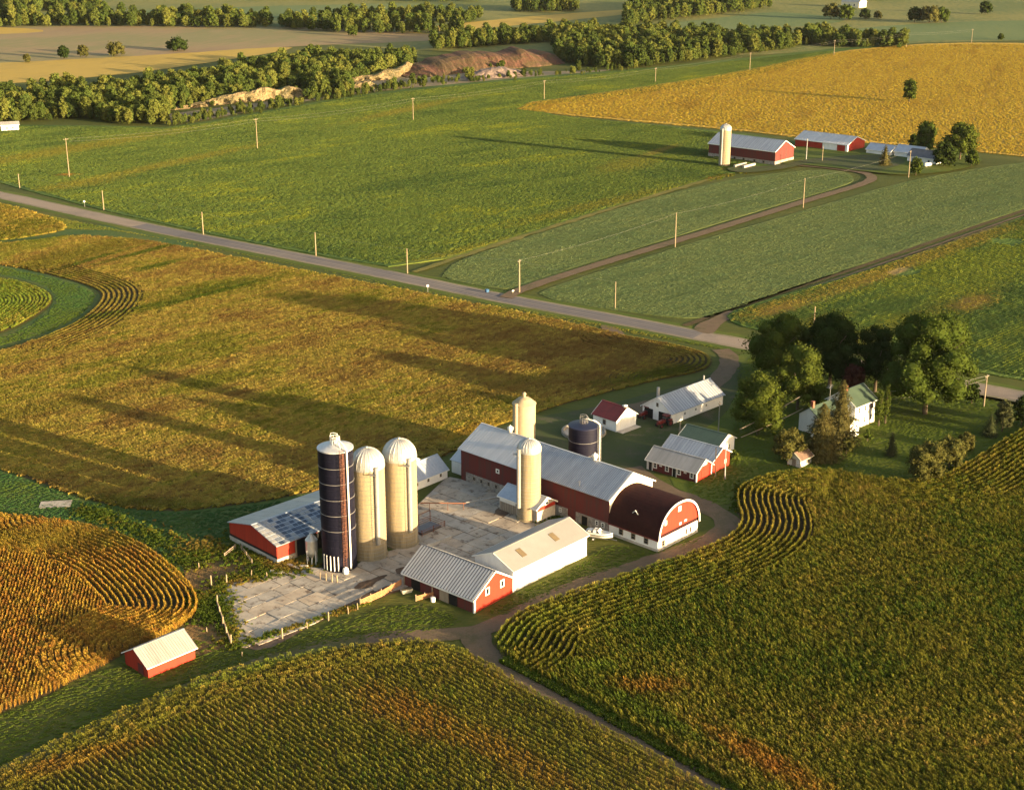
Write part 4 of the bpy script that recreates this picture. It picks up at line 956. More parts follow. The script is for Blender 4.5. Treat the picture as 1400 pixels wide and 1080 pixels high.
bot_edge = [(-120,1115),(0,1054),(150,983),(300,919),(450,889),(580,873),(640,895),(690,925),(760,962)]
ba = gang((640,895),(1010,1085))
crop('corn_crop', 'corn in straight rows at the bottom of the picture', bot_edge+[(880,1026),(1030,1112),(1150,1260),(-300,1260)], ba, .95, .64, CORN,
     ['green','olive','olive','straw','brown'], line=bot_edge[:6], head=8.5, hsp=.7, zs=.95, scale=.6, bright=1.15, base=.45, amp=.5,
     patches=[(560,980,12,5,ba,'rust',.6), (700,1040,14,4,ba,'rust',.5), (420,895,30,1.6,gang((150,983),(450,889)),'lime',.8), (120,1040,14,3,.5,'rust',.5)])
left_edge = [(-140,690),(60,712),(130,722),(200,747),(250,787),(274,818),(272,842),(240,864),(185,886),(130,917),(60,952),(0,975),(-140,1030)]
crop('corn_crop', 'orange-brown dry corn left of the concrete yard', left_edge, R(100), .62, .66, CORN, ['rust','straw','rust','gold','gold'], line=left_edge[1:9], head=16, hsp=1.1, base=.55, amp=.5,
     patches=[(60,740,25,8,0,'olive',.6)], scale=.62, zs=.95, bright=1.3)
mid = [(105,322),(180,327),(250,338),(430,374),(600,406),(760,437),(850,459),(945,476),(977,489),(968,508),(900,520),(840,534),(745,560),(655,592),(625,618),(560,640),(490,660),(400,678),(330,690),(230,701),(140,690),(60,662),(0,640),(-140,600),(-140,505),(0,482),(48,466),(108,441),(142,410),(132,394),(60,374),(0,361),(-140,348),(-140,338),(0,334),(60,328)]
crop('corn_crop', 'wide bronze field of ripening crop between the road and barns', mid, R(44), .76, 1.25, BEAN, ['olive','olive','straw','brown','brown'], line=[[(850,459),(945,476),(977,489),(968,508),(900,520)], [(60,374),(132,394),(142,410),(108,441),(48,466)]], head=13, base=.5, amp=.45, sm=2,
     zs=.42, hvar=.05, var=.17, tn=.10, hsp=1.6, bright=1.5, band=.3, patches=[(900,512,25,5,R(30),'green',.8), (200,690,28,4,R(-10),'green',.6), (165,410,12,7,R(50),'straw',.6), (640,590,16,3,R(45),'gold',.8), (700,530,30,9,R(30),'brown',.6), (100,350,40,12,R(60),'olive',.8), (200,345,30,2.5,R(58),'green',.9), (130,355,26,2,R(62),'green',.9), (215,365,14,3,R(55),'green',.9), (290,402,30,2.2,R(52),'green',1), (150,430,34,2.4,R(40),'green',.9), (290,395,20,3,R(50),'green',.7), (60,560,30,6,R(40),'olive',.6), (60,330,50,8,R(70),'lime',.5)], z=.06)
crop('corn_crop', 'yellow-green crop inside the curve of the grass waterway', [(-140,372),(0,379),(55,393),(76,408),(58,428),(0,459),(-140,476)], R(30), .76, 1.25, BEAN, ['green','lime','olive','straw'], line=[(0,379),(55,393),(76,408),(58,428),(0,459)], head=22, hsp=1.2, base=.6, zs=.45, bright=2.2)
crop('corn_crop', 'small golden crop strip at the left edge below the road', [(-140,260),(0,278),(60,295),(100,312),(60,322),(0,330),(-140,334)], R(44), .76, 1.4, BEAN, ['green','olive','straw','gold'], base=.5, zs=.5, bright=1.2)
crop('soybean_crop', 'wide green soybean field between the road and the quarry', [(-140,172),(60,174),(180,175),(235,178),(420,145),(520,129),(720,109),(860,99),(1000,85),(1180,66),(1010,110),(850,133),(680,151),(1000,183),(1090,198),(1000,234),(965,246),(760,306),(566,368),(430,346),(277,316),(140,285),(40,259),(0,247),(-140,223)],
     R(44), 1.25, 1.6, BEAN, ['soyg','soym','soym','soyl'], base=.42, amp=.7, tn=.08, var=.12, hvar=.05, sm=1, scale=1.0, zs=.34, soil=False, z=.1, bright=2.15, band=.5,
     patches=[(95,205,90,12,R(55),'soyy',.7), (230,225,80,7,R(58),'soyy',.7), (110,252,26,10,R(50),'soyy',.6), (560,150,70,8,R(60),'soyy',.7), (860,225,30,12,R(60),'soyy',.5), (905,206,20,4,R(60),'straw',.6), (640,345,60,7,R(47),'soyy',.6), (820,280,60,7,R(47),'soyy',.6), (92,240,6,3,0,'rust',.8)])
crop('soybean_crop', 'golden ripe soybeans on the rise behind the far farm', [(680,148),(850,126),(1010,101),(1110,79),(1180,69),(1290,61),(1420,62),(1620,72),(1620,238),(1400,213),(1240,197),(1090,187),(1000,176),(800,159)],
     R(70), 1.6, 1.9, BEAN, ['amber2','amber','amber','gold'], base=.5, amp=.6, tn=.05, var=.05, sm=1, scale=1.5, zs=.25, hvar=.04, soil=False, z=.2, bright=1.55, jit=3.0, band=.5)
crop('soybean_crop', 'patchy green and yellow weedy soybeans right of the field track', [(992,436),(1012,424),(1200,368),(1400,298),(1620,227),(1620,560),(1400,517),(1300,498),(1150,468),(1030,450)],
     R(46), 1.2, 1.5, BEAN, ['soyg','soym','soyl','soyl'], base=.45, amp=.9, tn=.09, var=.13, hvar=.07, sm=1, scale=1.0, zs=.36, soil=False, z=.08, bright=2.3, band=.5, gapnoise=1,
     patches=[(1330,415,14,6,R(50),'straw',.95), (1190,379,50,6,R(47),'straw',.9), (1060,422,20,6,R(47),'straw',.95), (1310,336,60,6,R(47),'straw',.8), (1250,440,60,7,R(47),'soyy',.6), (1120,440,16,5,R(47),'soyy',.7)])
for lab, px in (('mown alfalfa strip left of the far farm lane', [(576,374),(760,313),(960,253),(1100,234),(1152,236),(1168,246),(1148,255),(1040,286),(930,320),(800,360),(718,389),(692,396)]), ('mown alfalfa field right of the far farm lane', [(733,406),(762,392),(930,339),(1100,290),(1215,256),(1300,238),(1400,224),(1620,203),(1620,213),(1400,283),(1180,360),(1000,423),(962,436),(850,425)])):
    crop('alfalfa_crop', lab, px, R(44), 1.1, 1.5, BEAN, ['alf1','alf2','alf3','alf2'], base=.5, amp=.8, tn=.05, var=.05, hvar=.05, sm=1, scale=.9, zs=.13, soil=False, z=.06, bright=2.1, jit=.3, band=.55)
for lab, px, tones, br, k in (('mown lawn grass round the farmhouse', [(1010,486),(1080,493),(1200,516),(1420,560),(1540,590),(1450,562),(1400,590),(1330,634),(1290,660),(1240,667),(1130,650),(1060,654),(1010,670),(1004,690),(965,688),(930,662),(1000,600),(1005,560)], ['tuft1','tuft2','tuft2','tuft3'], 1.0, .2),
        ('rank grass between the bronze field and the dry corn', [(-140,610),(0,645),(60,665),(140,694),(230,704),(330,694),(400,682),(330,735),(270,770),(240,770),(170,722),(60,706),(-140,685)], ['tuft1','teal','teal','tuft2'], 1.0, .35),
        ('grass along the waterway curve at far left', [(-140,352),(0,365),(60,378),(125,396),(132,410),(100,440),(40,464),(-140,505),(-140,484),(0,466),(62,434),(82,408),(60,388),(0,374),(-140,370)], ['teal','tuft1','tuft2'], 1.0, .3),
        ('grass beside the track around the small red shed', [(-140,1035),(0,980),(130,922),(240,870),(290,880),(320,890),(350,893),(440,856),(560,820),(640,846),(600,862),(440,880),(300,915),(150,980),(0,1050),(-140,1105)], ['tuft1','tuft2','tuft2','tuft3'], .9, .25),
        ('grass between the sheds and the lane', [(660,836),(700,815),(800,768),(830,742),(900,758),(955,730),(960,740),(900,758),(800,790),(720,826),(680,846)], ['tuft1','tuft2','tuft3'], 1.0, .2),
        ('roadside grass below the road', [(-140,300),(0,330),(110,308),(300,340),(560,396),(760,432),(960,470),(1000,480),(940,470),(840,452),(600,402),(430,368),(250,332),(100,302),(0,282),(-140,252)], ['tuft2','tuft2','tuft3','olive'], 1.0, .25)):
    crop('grass', lab, px, R(30), .6, .75, BEAN, tones, base=.45, amp=.9, tn=.06, var=.06, sm=1, scale=.36, zs=k*1.1, soil=False, z=.06, bright=2.0*br, jit=2.0)
# weeds along the lane between the corn fields
lane = smooth_open([G(*p) for p in [(688,905),(760,943),(900,1022),(1060,1112)]], 2); P = []
for i in range(2600):
    k = random.random()*(len(lane)-1.001); j = int(k); a, c = Vector(lane[j]), Vector(lane[j+1]); d = (c-a).normalized(); q = a.lerp(c, k-j)+Vector((-d.y,d.x))*random.uniform(-.6,1.8); P.append(q[:])
P = np.array(P); n = len(P); s = rng.uniform(.2,.6,(n,1))
scatter('weeds', 'dark green weeds along the dirt lane between corn fields', 'weeds', np.concatenate([P,np.full((n,1),.08)],1), rng.uniform(0,6.28,n), np.concatenate([s,s,s],1), blend(['green','green','lime','olive'], rng.random(n)**1.5), BEAN, 4)
# rank weeds round the yard edges and fences
P = []
for (x0,y0,x1,y1,w,cnt) in [(300,800,318,884,2.2,420),(318,886,500,826,.8,220),(300,796,420,774,2.5,450),(270,812,285,850,2.5,300),(330,760,380,772,4,400),(245,770,300,745,5,420),(235,745,110,695,3,420),(1005,700,1010,660,1,60),(740,720,770,712,2,120),(965,205,1000,236,8,300),(965,246,1000,238,3,200)]:
    a, c = Vector(G(x0,y0)), Vector(G(x1,y1))
    for i in range(int(cnt*1.8)): q = a.lerp(c, random.random()); P.append((q.x+random.gauss(0,w*.6), q.y+random.gauss(0,w*.6)))
P = np.array(P); n = len(P); s = rng.uniform(.14,.42,(n,1))
scatter('weeds', 'rank grass and weeds round the barnyard fences', 'weeds', np.concatenate([P,np.full((n,1),.05)],1), rng.uniform(0,6.28,n), np.concatenate([s*1.2,s*1.2,s],1), blend(['green','green','olive','brown','straw'], np.clip(.35+.9*vnoise(P,.12,3)+rng.normal(0,.15,n),0,1)), BEAN, 4)
# ------------------------------------------------------------------ trees
def leaf_cloud(lobes, n, size, seed, up=.15, inner=.72):
    """crown: leaf-spray faces over overlapping lobes, with a rough inner mass"""
    g = np.random.default_rng(seed); A = np.array([l[3]*l[4] for l in lobes]); pick = g.choice(len(lobes), n, p=A/A.sum())
    C = np.array([l[:3] for l in lobes])[pick]; RR = np.array([(l[3],l[3],l[4]) for l in lobes])[pick]
    d = g.normal(0,1,(n,3)); d[:,2] += up; d[:,2] *= g.uniform(.6,1.1,n); d /= np.linalg.norm(d,axis=1)[:,None]
    rad = 1-np.abs(g.normal(0,.16,n)); rad += (g.random(n) < .16)*g.uniform(0,.38,n)
    lump = .96+.12*np.sin(d[:,0]*9+pick)+.1*np.sin(d[:,1]*8+pick*2)+.08*np.sin(d[:,2]*10)
    P = C+d*RR*(rad*lump)[:,None]
    ok = np.ones(n,bool)
    for l in lobes:
        q = (P-np.array(l[:3]))/np.array([l[3],l[3],l[4]]); ok &= np.linalg.norm(q,axis=1) > .68
    P, d = P[ok], d[ok]; n = len(P)
    nn = d*.8+g.normal(0,.75,(n,3)); nn /= np.linalg.norm(nn,axis=1)[:,None]
    t = np.cross(nn, g.normal(0,1,(n,3))); t /= np.linalg.norm(t,axis=1)[:,None]; bt = np.cross(nn,t)
    s = (size*g.uniform(.4,1.3,n))[:,None]*.5
    V = np.stack([P-t*s-bt*s*.6, P+t*s*.2-bt*s, P+t*s*1.1+bt*s*.3, P-t*s*.3+bt*s*.9],1).reshape(-1,3)
    F = np.arange(4*n).reshape(-1,4)
    vs = [tuple(v) for v in V]; fs = [tuple(f) for f in F]
    for l in lobes:  # inner blobs added to stop light passing through the crown
        bm = bmesh.new(); bmesh.ops.create_icosphere(bm, subdivisions=2, radius=1); b0 = len(vs)
        for v in bm.verts:
            k = inner*(1+.18*mnoise.noise(v.co*2.3+Vector((seed,l[0],l[1])))); vs.append((l[0]+v.co.x*l[3]*k, l[1]+v.co.y*l[3]*k, l[2]+v.co.z*l[4]*k))
        for f in bm.faces: fs.append(tuple(b0+v.index for v in f.verts))
        bm.free()
    return vs, fs
def mk_mesh(name, vs, fs, mat):
    me = bpy.data.meshes.new(name); me.from_pydata(vs, [], fs); me.materials.append(mat); return me
def lobes_for(h, w, seed, trunk=.06, n=9, flat=1.0):
    rr = random.Random(seed); zb = h*trunk; zc = (zb+h)/2; hr = (h-zb)/2; L = [(0,0,zc,w*.34,hr*.86)]
    n = int(n*1.9)
    for i in range(n):
        a = 2.4*i+rr.uniform(-.4,.4); f = (i+.5)/n; z = zb+hr*.35+(2*hr*.78)*f; k = math.sqrt(max(.05,1-((z-zc)/hr)**2)); r = w*rr.uniform(.10,.21)
        d = max(0,(w/2-r*.9))*k*rr.uniform(.72,1.12); L.append((d*math.cos(a), d*math.sin(a), z, r, r*rr.uniform(.75,1.05)*flat))
    L.append((rr.uniform(-.05,.05)*w, rr.uniform(-.05,.05)*w, h-w*.17, w*.2, w*.18)); return L
def trunk_mesh(h, w, seed, r=None):
    rr = random.Random(seed+5); mb = MB(); r = r or max(.12, h*.022); mb.tube([(0,0,-.2),(rr.uniform(-.1,.1),rr.uniform(-.1,.1),h*.3),(rr.uniform(-.3,.3),rr.uniform(-.3,.3),h*.75)], r*1.25, 8, r*.35)
    for i in range(5):
        a = i*1.26+rr.random(); z = h*(.2+.09*i); mb.tube([(0,0,z),(math.cos(a)*w*.2,math.sin(a)*w*.2,z+h*.12),(math.cos(a)*w*.34,math.sin(a)*w*.34,z+h*.25)], r*.5, 5, r*.15)
    return mk_mesh('trunk', mb.v, mb.f, M_bark)
def tree_things(name, label, loc, h, w, mat, seed, n=3000, leaf=.55, fineness=1.0, cat='tree', group=None, trunk=.05, nl=11):
    root = empty(name, (*loc, 0), 0, label, cat, group)
    link('trunk', trunk_mesh(h, w, seed), root); link('crown', mk_mesh('crown', *leaf_cloud(lobes_for(h, w, seed, trunk, nl), int(n*2.4), leaf*.72, seed), mat), root)
    return root
def size_at(px, py, top, wpx):
    g = G(px,py); return g, max(.8, ZAT(g[1], top)), wpx/PXM(px,py)
def spruce_cloud(h, w, seed, n, size):
    g = np.random.default_rng(seed); z = h*(.04+.96*g.random(n)**1.35); a = g.uniform(0,6.283,n); tier = .78+.22*np.cos(z/h*42+g.normal(0,.5,n))
    r = w/2*1.15*(1-z/h)**.7*np.sqrt(g.uniform(.35,1.1,n))*tier+.06; P = np.stack([r*np.cos(a),r*np.sin(a),z-.18*r],1)
    out = np.stack([np.cos(a),np.sin(a),-.35+0*a],1); side = np.stack([-np.sin(a),np.cos(a),0*a],1)+g.normal(0,.35,(n,3)); s = (size*g.uniform(.6,1.3,n)*(1.1-.55*z/h))[:,None]*.5
    out = out+g.normal(0,.3,(n,3))
    V = np.stack([P-side*s*.6, P-out*s*.3+side*s*.6, P+out*s*1.3+side*s*.2, P+out*s*1.1-side*s*.3],1).reshape(-1,3); F = np.arange(4*n).reshape(-1,4)
    vs = [tuple(v) for v in V]; fs = [tuple(f) for f in F]; b0 = len(vs); k = 10; prof = [(w*.3,h*.06),(w*.2,h*.4),(w*.08,h*.78),(.02,h*.96)]
    for r_, z_ in prof:
        for i in range(k): vs.append((r_*math.cos(6.283*i/k), r_*math.sin(6.283*i/k), z_))
    for j in range(3):
        for i in range(k): fs.append((b0+j*k+i, b0+j*k+(i+1) % k, b0+(j+1)*k+(i+1) % k, b0+(j+1)*k+i))
    return vs, fs
def spruce(label, px, py, top, wpx, mat, seed, n=1800, leaf=.6, name='spruce_tree', cat='tree'):
    g, h, w = size_at(px,py,top,wpx); root = empty(name, (*g,0), 0, label, cat)
    mb = MB(); mb.tube([(0,0,-.1),(0,0,h*.9)], max(.08,h*.014), 6, .03); link('trunk', mk_mesh('trunk', mb.v, mb.f, M_bark), root)
    link('crown', mk_mesh('crown', *spruce_cloud(h,w,seed,int(n*1.8),leaf*.8), mat), root); return root
def tree(label, px, py, top, wpx, mat, seed, n=3200, leaf=.6, name='broadleaf_tree', **k):
    g, h, w = size_at(px,py,top,wpx); return tree_things(name, label, g, h, w, mat, seed, n, leaf, **k)
# round the farmhouse
tree('dark round-topped maple nearest the road, left of the farmhouse', 1066,520,436,96, M_leafmid, 11, 5200, .62)
tree('very dark broad tree behind the farmhouse, left of centre', 1134,530,432,90, M_leafdark, 12, 4600, .62)
tree('lighter green round tree beside the farmhouse back wing', 1090,560,480,76, M_leaflight, 13, 4200, .55)
tree('low round tree between the drive and the farmhouse', 1036,594,518,80, M_leaflight, 14, 4200, .55)
tree('dark tree in the gap behind the farmhouse roof', 1196,536,447,68, M_leafdark, 15, 3400, .6)
tree('tallest spreading tree, right of the farmhouse', 1264,566,432,136, M_leafmid, 16, 9000, .66, nl=16)
tree('dark red-leaved small tree behind the farmhouse ridge', 1165,552,499,40, leafmat('purple_leaves', [(.045,.018,.014),(.05,.02,.015)]), 17, 1200, .5)
tree('shaded small tree low at the roadside behind the maple', 1108,520,470,50, M_leafdark, 18, 1500, .6)
spruce('tall olive spruce right in front of the farmhouse', 1147,608,519,56, M_needleo, 21, 2600, .75)
spruce('broad shaggy conifer in front of the farmhouse wing', 1122,626,552,64, M_needleo, 22, 3200, .8)
tree('large loose bush beside the garden shed', 1076,632,588,50, M_leafolive, 23, 1600, .5, name='shrub', cat='shrub', trunk=.02, nl=7)
tree('slim columnar cedar, left of the pair by the house', 1201,582,534,13, M_leaflight, 24, 800, .4, name='columnar_cedar', trunk=.02, nl=5)
tree('slim columnar cedar, right and taller of the pair by the house', 1210,579,526,13, M_leaflight, 25, 900, .4, name='columnar_cedar', trunk=.02, nl=5)
tree('small round bush on the lawn below the olive spruce', 1157,620,599,23, M_leafolive, 26, 500, .4, name='shrub', cat='shrub', trunk=.02, nl=5)
tree('thin open sapling on the lawn beside the lit house wall', 1186,603,589,16, M_leafmid, 27, 160, .4, name='sapling', trunk=.1, nl=4)
spruce('little dark spruce alone in the middle of the lawn', 1218,623,590,20, M_needle, 28, 500, .45)
tree('biggest brown bush at the lawn edge against the corn', 1263,660,607,58, M_leafolive, 29, 1800, .5, name='shrub', cat='shrub', trunk=.02)
tree('middle one of the three brown bushes at the lawn edge', 1297,640,600,46, M_leafolive, 30, 1300, .5, name='shrub', cat='shrub', trunk=.02)
tree('smallest of the three brown bushes at the lawn edge', 1320,617,594,28, M_leafolive, 31, 800, .45, name='shrub', cat='shrub', trunk=.02)
tree('dark bush beside the road, right of the tallest tree', 1328,552,524,24, M_leafdark, 32, 600, .5, name='shrub', cat='shrub', trunk=.02)
spruce('short squat conifer at the right lawn edge, lowest of the group', 1353,596,566,24, M_needle, 33, 700, .5)
tree('bushy conifer at the right lawn edge beside the corn', 1370,590,548,28, M_needle, 34, 900, .5, name='conifer', trunk=.02)
tree('dark conifer cut by the right edge of the picture', 1396,582,543,30, M_leafdark, 35, 800, .5, name='conifer', trunk=.02)
tree('small bush on the grass beside the garage at the drive bend', 1003,630,617,18, M_leaflight, 36, 260, .4, name='shrub', cat='shrub', trunk=.02, nl=4)
# far farm and lone trees
tree('left of the two tall trees on the far farm', 1264,212,168,32, M_leafmid, 41, 900, 1.1)
tree('right spreading tree on the far farm, paler side to the sun', 1312,220,170,48, M_leaflight, 42, 1300, 1.2)
tree('dark low tree between the tall trees on the far farm', 1290,229,196,36, M_leafdark, 43, 700, 1.1)
tree('bush under the right end of the far farm trees', 1328,228,205,20, M_leafmid, 44, 400, 1.0, name='shrub', cat='shrub', trunk=.02)
spruce('olive spruce in the far farm yard before the blue roof', 1209,228,198,20, M_needleo, 45, 500, 1.0)
tree('round bush beside the utility pole on the far farm', 1252,240,217,20, M_leafmid, 46, 400, 1.0, name='shrub', cat='shrub', trunk=.02)
tree('thin dark tree behind the far farm sheds', 1248,206,184,14, M_leafdark, 47, 300, 1.0)
tree('lone dark tree standing in the golden soybean field', 1243,141,110,21, M_leafmid, 48, 900, 1.1, trunk=.06)
for i, (x, y, t, w, lab) in enumerate([(87,81,64,17,'first of four trees on the tan field, from the left'), (114,79,63,17,'second of four trees on the tan field, from the left'), (159,77,60,27,'third of four trees on the tan field, wide olive crown'), (243,70,54,30,'fourth and widest of four trees on the tan field'),
    (37,86,75,10,'tiny yellowish tree at the left end of the tan field'), (482,50,37,14,'small tree at the edge of the tan field by the hedgerow'), (1250,31,11,24,'left of the dark tree clump in the far right pasture'), (1270,32,10,30,'middle of the dark tree clump in the far right pasture'), (1287,31,12,24,'right of the dark tree clump in the far right pasture'), (1347,20,4,20,'single round tree high in the far right pasture'),
    (1136,27,6,26,'dark tree left of the distant white house'), (1156,28,8,26,'dark tree just below the distant white house'), (1182,26,14,18,'low dark tree right of the distant white house'), (1200,26,17,13,'small bush right of the distant house trees'), (1368,55,47,8,'small bush beyond the crest of the golden field')]):
    tree(lab, x, y, t, w, (M_leafdark, M_leafmid, M_leafolive)[(i*2) % 3 if i != 2 else 2], 60+i, 420, 1.6, group='scattered trees in the far fields')

# woods and hedgerows: masses of trees
def wood_proto(i):
    h = 11+random.Random(i).uniform(-3,4); w = 8.5+random.Random(i+9).uniform(-3,2.5)
    vs, fs = leaf_cloud(lobes_for(h, w, 100+i, .04, 10), 2200, .7, 100+i, inner=.72); me = mk_mesh('wood_tree', vs, fs, M_wood_leaf); return bpy.data.objects.new('wood_tree', me)
WOODS = proto_coll('wood_kinds', [wood_proto(i) for i in range(6)])
def wood(name, label, polys, spacing, smin=.7, smax=1.25, zf=None):
    PP = []
    for px in polys:
        poly = [G(*p) for p in px]; A = np.array(poly); x0, y0 = A.min(0); x1, y1 = A.max(0)
        X, Y = np.meshgrid(np.arange(x0,x1,spacing), np.arange(y0,y1,spacing)); P = np.stack([X.ravel(),Y.ravel()],1)+rng.uniform(-.45,.45,(X.size,2))*spacing
        PP.append(P[inside(poly,P)])
    P = np.concatenate(PP); n = len(P); s = rng.uniform(smin,smax,n); scl = np.stack([s*rng.uniform(.85,1.2,n),s*rng.uniform(.85,1.2,n),s],1)
    z = np.zeros(n) if zf is None else np.array([zf(*p) for p in P])
    return scatter(name, label, 'woodland', np.concatenate([P,z[:,None]],1), rng.uniform(0,6.28,n), scl, None, WOODS, 6)
wood('woodland', 'leafy wood on the left above the quarry face', [[(-140,178),(-60,172),(60,166),(110,163),(180,172),(228,170),(232,152),(300,138),(412,121),(430,132),(480,130),(470,114),(560,99),(570,84),(440,86),(350,97),(240,120),(130,130),(-140,145)]], 4.4, .38, 1.05)
wood('woodland', 'dark wood behind the red earth bank', [[(765,84),(800,93),(862,95),(960,83),(1090,67),(1095,57),(940,54),(860,50),(740,50),(600,64),(590,70),(700,62),(755,58)]], 5.2, .45, 1.15)
wood('hedgerow', 'dark hedgerow running right above the golden field', [[(1097,63),(1180,66),(1236,67),(1240,61),(1100,54)]], 6, .5, 1.15)
wood('hedgerow', 'distant tree belt along the top of the tan field', [[(-140,41),(100,37),(330,39),(372,38),(372,31),(250,27),(-140,31)], [(370,38),(460,46),(640,48),(640,44),(480,41),(400,33)], [(440,33),(640,32),(660,25),(560,27),(440,27)], [(-140,18),(140,16),(140,11),(-140,11)]], 8.5, .55, 1.35)
wood('woodland', 'distant wood at the top right of centre', [[(850,44),(880,33),(1010,18),(1060,10),(900,8),(860,20)], [(700,18),(790,17),(790,12),(700,12)]], 8, .55, 1.35)
wood('hedgerow', 'faint farthest tree belts near the skyline', [[(-300,-6),(500,2),(660,4),(640,-3),(300,-10),(-300,-14)], [(700,-6),(1100,0),(1240,2),(1160,-6),(700,-14)], [(-400,-50),(1800,-50),(1800,-56),(-400,-56)]], 16, .8, 1.5)

# ------------------------------------------------------------------ quarry banks
def bank(name, path, hs, mat, back=30, lean=2.5, seed=0, kind='structure', topmat=None):
    p = [Vector(a) for a in smooth_open([G(*q) for q in path], 2)]; n = len(p); q = []
    L = [0]
    for i in range(n-1): L.append(L[-1]+(p[i+1]-p[i]).length)
    m = int(L[-1]/2.0); pts = []
    for k in range(m+1):
        d = L[-1]*k/m; j = max(i for i in range(n) if L[i] <= d+1e-6); j = min(j, n-2); t = (d-L[j])/max(1e-6,L[j+1]-L[j]); pts.append((p[j].lerp(p[j+1],t), k/m))
    prof = [(0,-.3),(.12,.10),(.3,.38),(.5,.62),(.7,.85),(1.0,1.0),(1.6,1.04)]
    vs = []; fs = []; c = len(prof)+2
    for a, t in pts:
        x = t*(len(hs)-1); i = min(int(x), len(hs)-2); h = hs[i]+(hs[i+1]-hs[i])*(x-i); h *= .85+.35*(mnoise.noise(Vector((a.x*.08,a.y*.08,seed)))+.3)
        for (u, z) in prof:
            w = (mnoise.noise(Vector((a.x*.22,a.y*.22,z*2+seed)))*2.6+mnoise.noise(Vector((a.x*.6,a.y*.6,z*5+seed)))*1.3)*(1 if z > 0 else .3)
            vs.append((a.x-.45*(u*lean+w), a.y+.9*(u*lean+w), z*h+mnoise.noise(Vector((a.x*.3,a.y*.3,u*3)))*.5*(z > .05)))
        vs.append((a.x-.45*back*.5, a.y+.9*back*.5, h*.8)); vs.append((a.x-.45*back, a.y+.9*back, -.3))
    for k in range(len(pts)-1):
        for j in range(c-1):
            fs.append((k*c+j, (k+1)*c+j, (k+1)*c+j+1, k*c+j+1))
    mb = MB(); mb.add(vs, fs); mats = [mat, topmat or mat]
    o = mb.build(name, mats); o.data.polygons.foreach_set('material_index', [0 if (i % (c-1)) < 6 else 1 for i in range(len(fs))]); return tag(o, kind=kind)
bank('quarry_cliff', [(215,152),(250,150),(300,144),(360,138),(412,134),(430,138)], [0,2,5,7,7,1], F_cliff, 26, 2.2, 1, topmat=F_rank)
bank('quarry_cliff', [(452,112),(480,113),(520,111),(555,105),(572,96)], [1,4,6,8,2], F_cliff, 26, 3, 2, topmat=F_rank)
bank('quarry_mound', [(478,124),(495,123),(515,122),(525,121)], [0,4,5,0], F_cliff, 12, 6, 3)
bank('red_earth_bank', [(560,108),(600,106),(660,98),(720,94),(775,88)], [2,8,10,10,6], F_redearth, 60, 26, 4)
bank('spoil_heap', [(640,110),(670,108),(705,106),(730,104)], [0,5,6,1], paint('grey_spoil', (.16,.12,.10), (.12,.09,.08), .95, scale=.2, bump=.2), 20, 9, 5)
P = []
for (x0,y0,x1,y1,w,cnt) in [(230,170,420,140,6,150),(225,152,415,126,4,120),(455,110,565,94,4,60),(430,138,560,118,7,130),(560,116,720,106,5,60),(720,104,860,96,5,40),(430,128,470,118,8,30),(620,98,690,92,7,46)]:
    a, c = Vector(G(x0,y0)), Vector(G(x1,y1))
    for i in range(cnt): q = a.lerp(c, random.random()); P.append((q.x+random.gauss(0,w*.6), q.y+random.gauss(0,w)))
P = np.array(P); n = len(P); s = rng.uniform(.12,.38,(n,1)); s[rng.random(n) < .12] *= 1.8
scatter('scrub', 'scrubby bushes along the quarry rim', 'scrub', np.concatenate([P,np.zeros((n,1))],1), rng.uniform(0,6.28,n), np.concatenate([s,s,s],1), None, WOODS, 6)

# ------------------------------------------------------------------ poles and wires
def pole(name, label, px, py, top, arm=0, group=None, r=.16, mat=None, lean=0):
    g = G(px,py); h = ZAT(g[1],top); ro = empty(name, (*g,0), 0, label, 'pole', group)
    MB().tube([(0,0,-.2),(lean*h*.5,0,h*.5),(lean*h,0,h)], r*1.15, 8, r*.8).build('shaft', mat or M_post, ro)
    if arm:
        d = Vector((math.cos(A47),math.sin(A47),0)); c = Vector((lean*h,0,h-.6)); MB().tube([c-d*arm, c+d*arm], .08, 6).build('crossarm', M_wood, ro)
        for s_ in (-.9,0,.9):
            q = c+d*arm*s_; MB().lathe([(.05,q.z),(.09,q.z+.15),(.05,q.z+.3),(.01,q.z+.32)], 8, q.x, q.y).build('insulator', M_galvw, ro)
    return g, h
def wire(label, pts, sag=.03, r=.022, mat=None, name='overhead_wire'):
    mb = MB()
    for a, b_ in zip(pts[:-1], pts[1:]):
        a, b_ = Vector(a), Vector(b_); l = (b_-a).length
        mb.tube([a.lerp(b_,t/10)-Vector((0,0,sag*l*4*(t/10)*(1-t/10))) for t in range(11)], r, 4, cap=False)
    o = mb.build(name, mat or M_wire); return tag(o, label, 'wire')
T = []
for i, (x, y, t) in enumerate([(-90,288,238),(95,243,189),(352,204,162),(565,165,134),(744,137,110),(896,113,93),(1025,97,72),(1140,77,55),(1239,66,45),(1328,60,40)]):
    if x < 0: continue
    T.append(pole('transmission_pole', '%s slim tall pole from the left along the line across the soybean field' % ORD[len(T)], x, y, t, 1.3, 'poles across the soybean field', .17))
wire('upper thin wire strung across the soybean field poles', [(g[0],g[1],h-.3) for g, h in T], .012, .014)
wire('lower thin wire strung across the soybean field poles', [(g[0]+.9,g[1]+.9,h-1.6) for g, h in T], .014, .014)
T = []
for i, (x, y, t) in enumerate([(27,258,238),(142,288,261),(278,321,290),(432,350,318),(557,374,340)]):
    T.append(pole('roadside_pole', '%s short bare utility pole from the left along the road' % ORD[i], x, y, t, 0, 'bare poles along the road', .18))
T.append(pole('roadside_pole', 'bright roadside pole at the mouth of the far farm lane', 710,401,355, .7, None, .22))
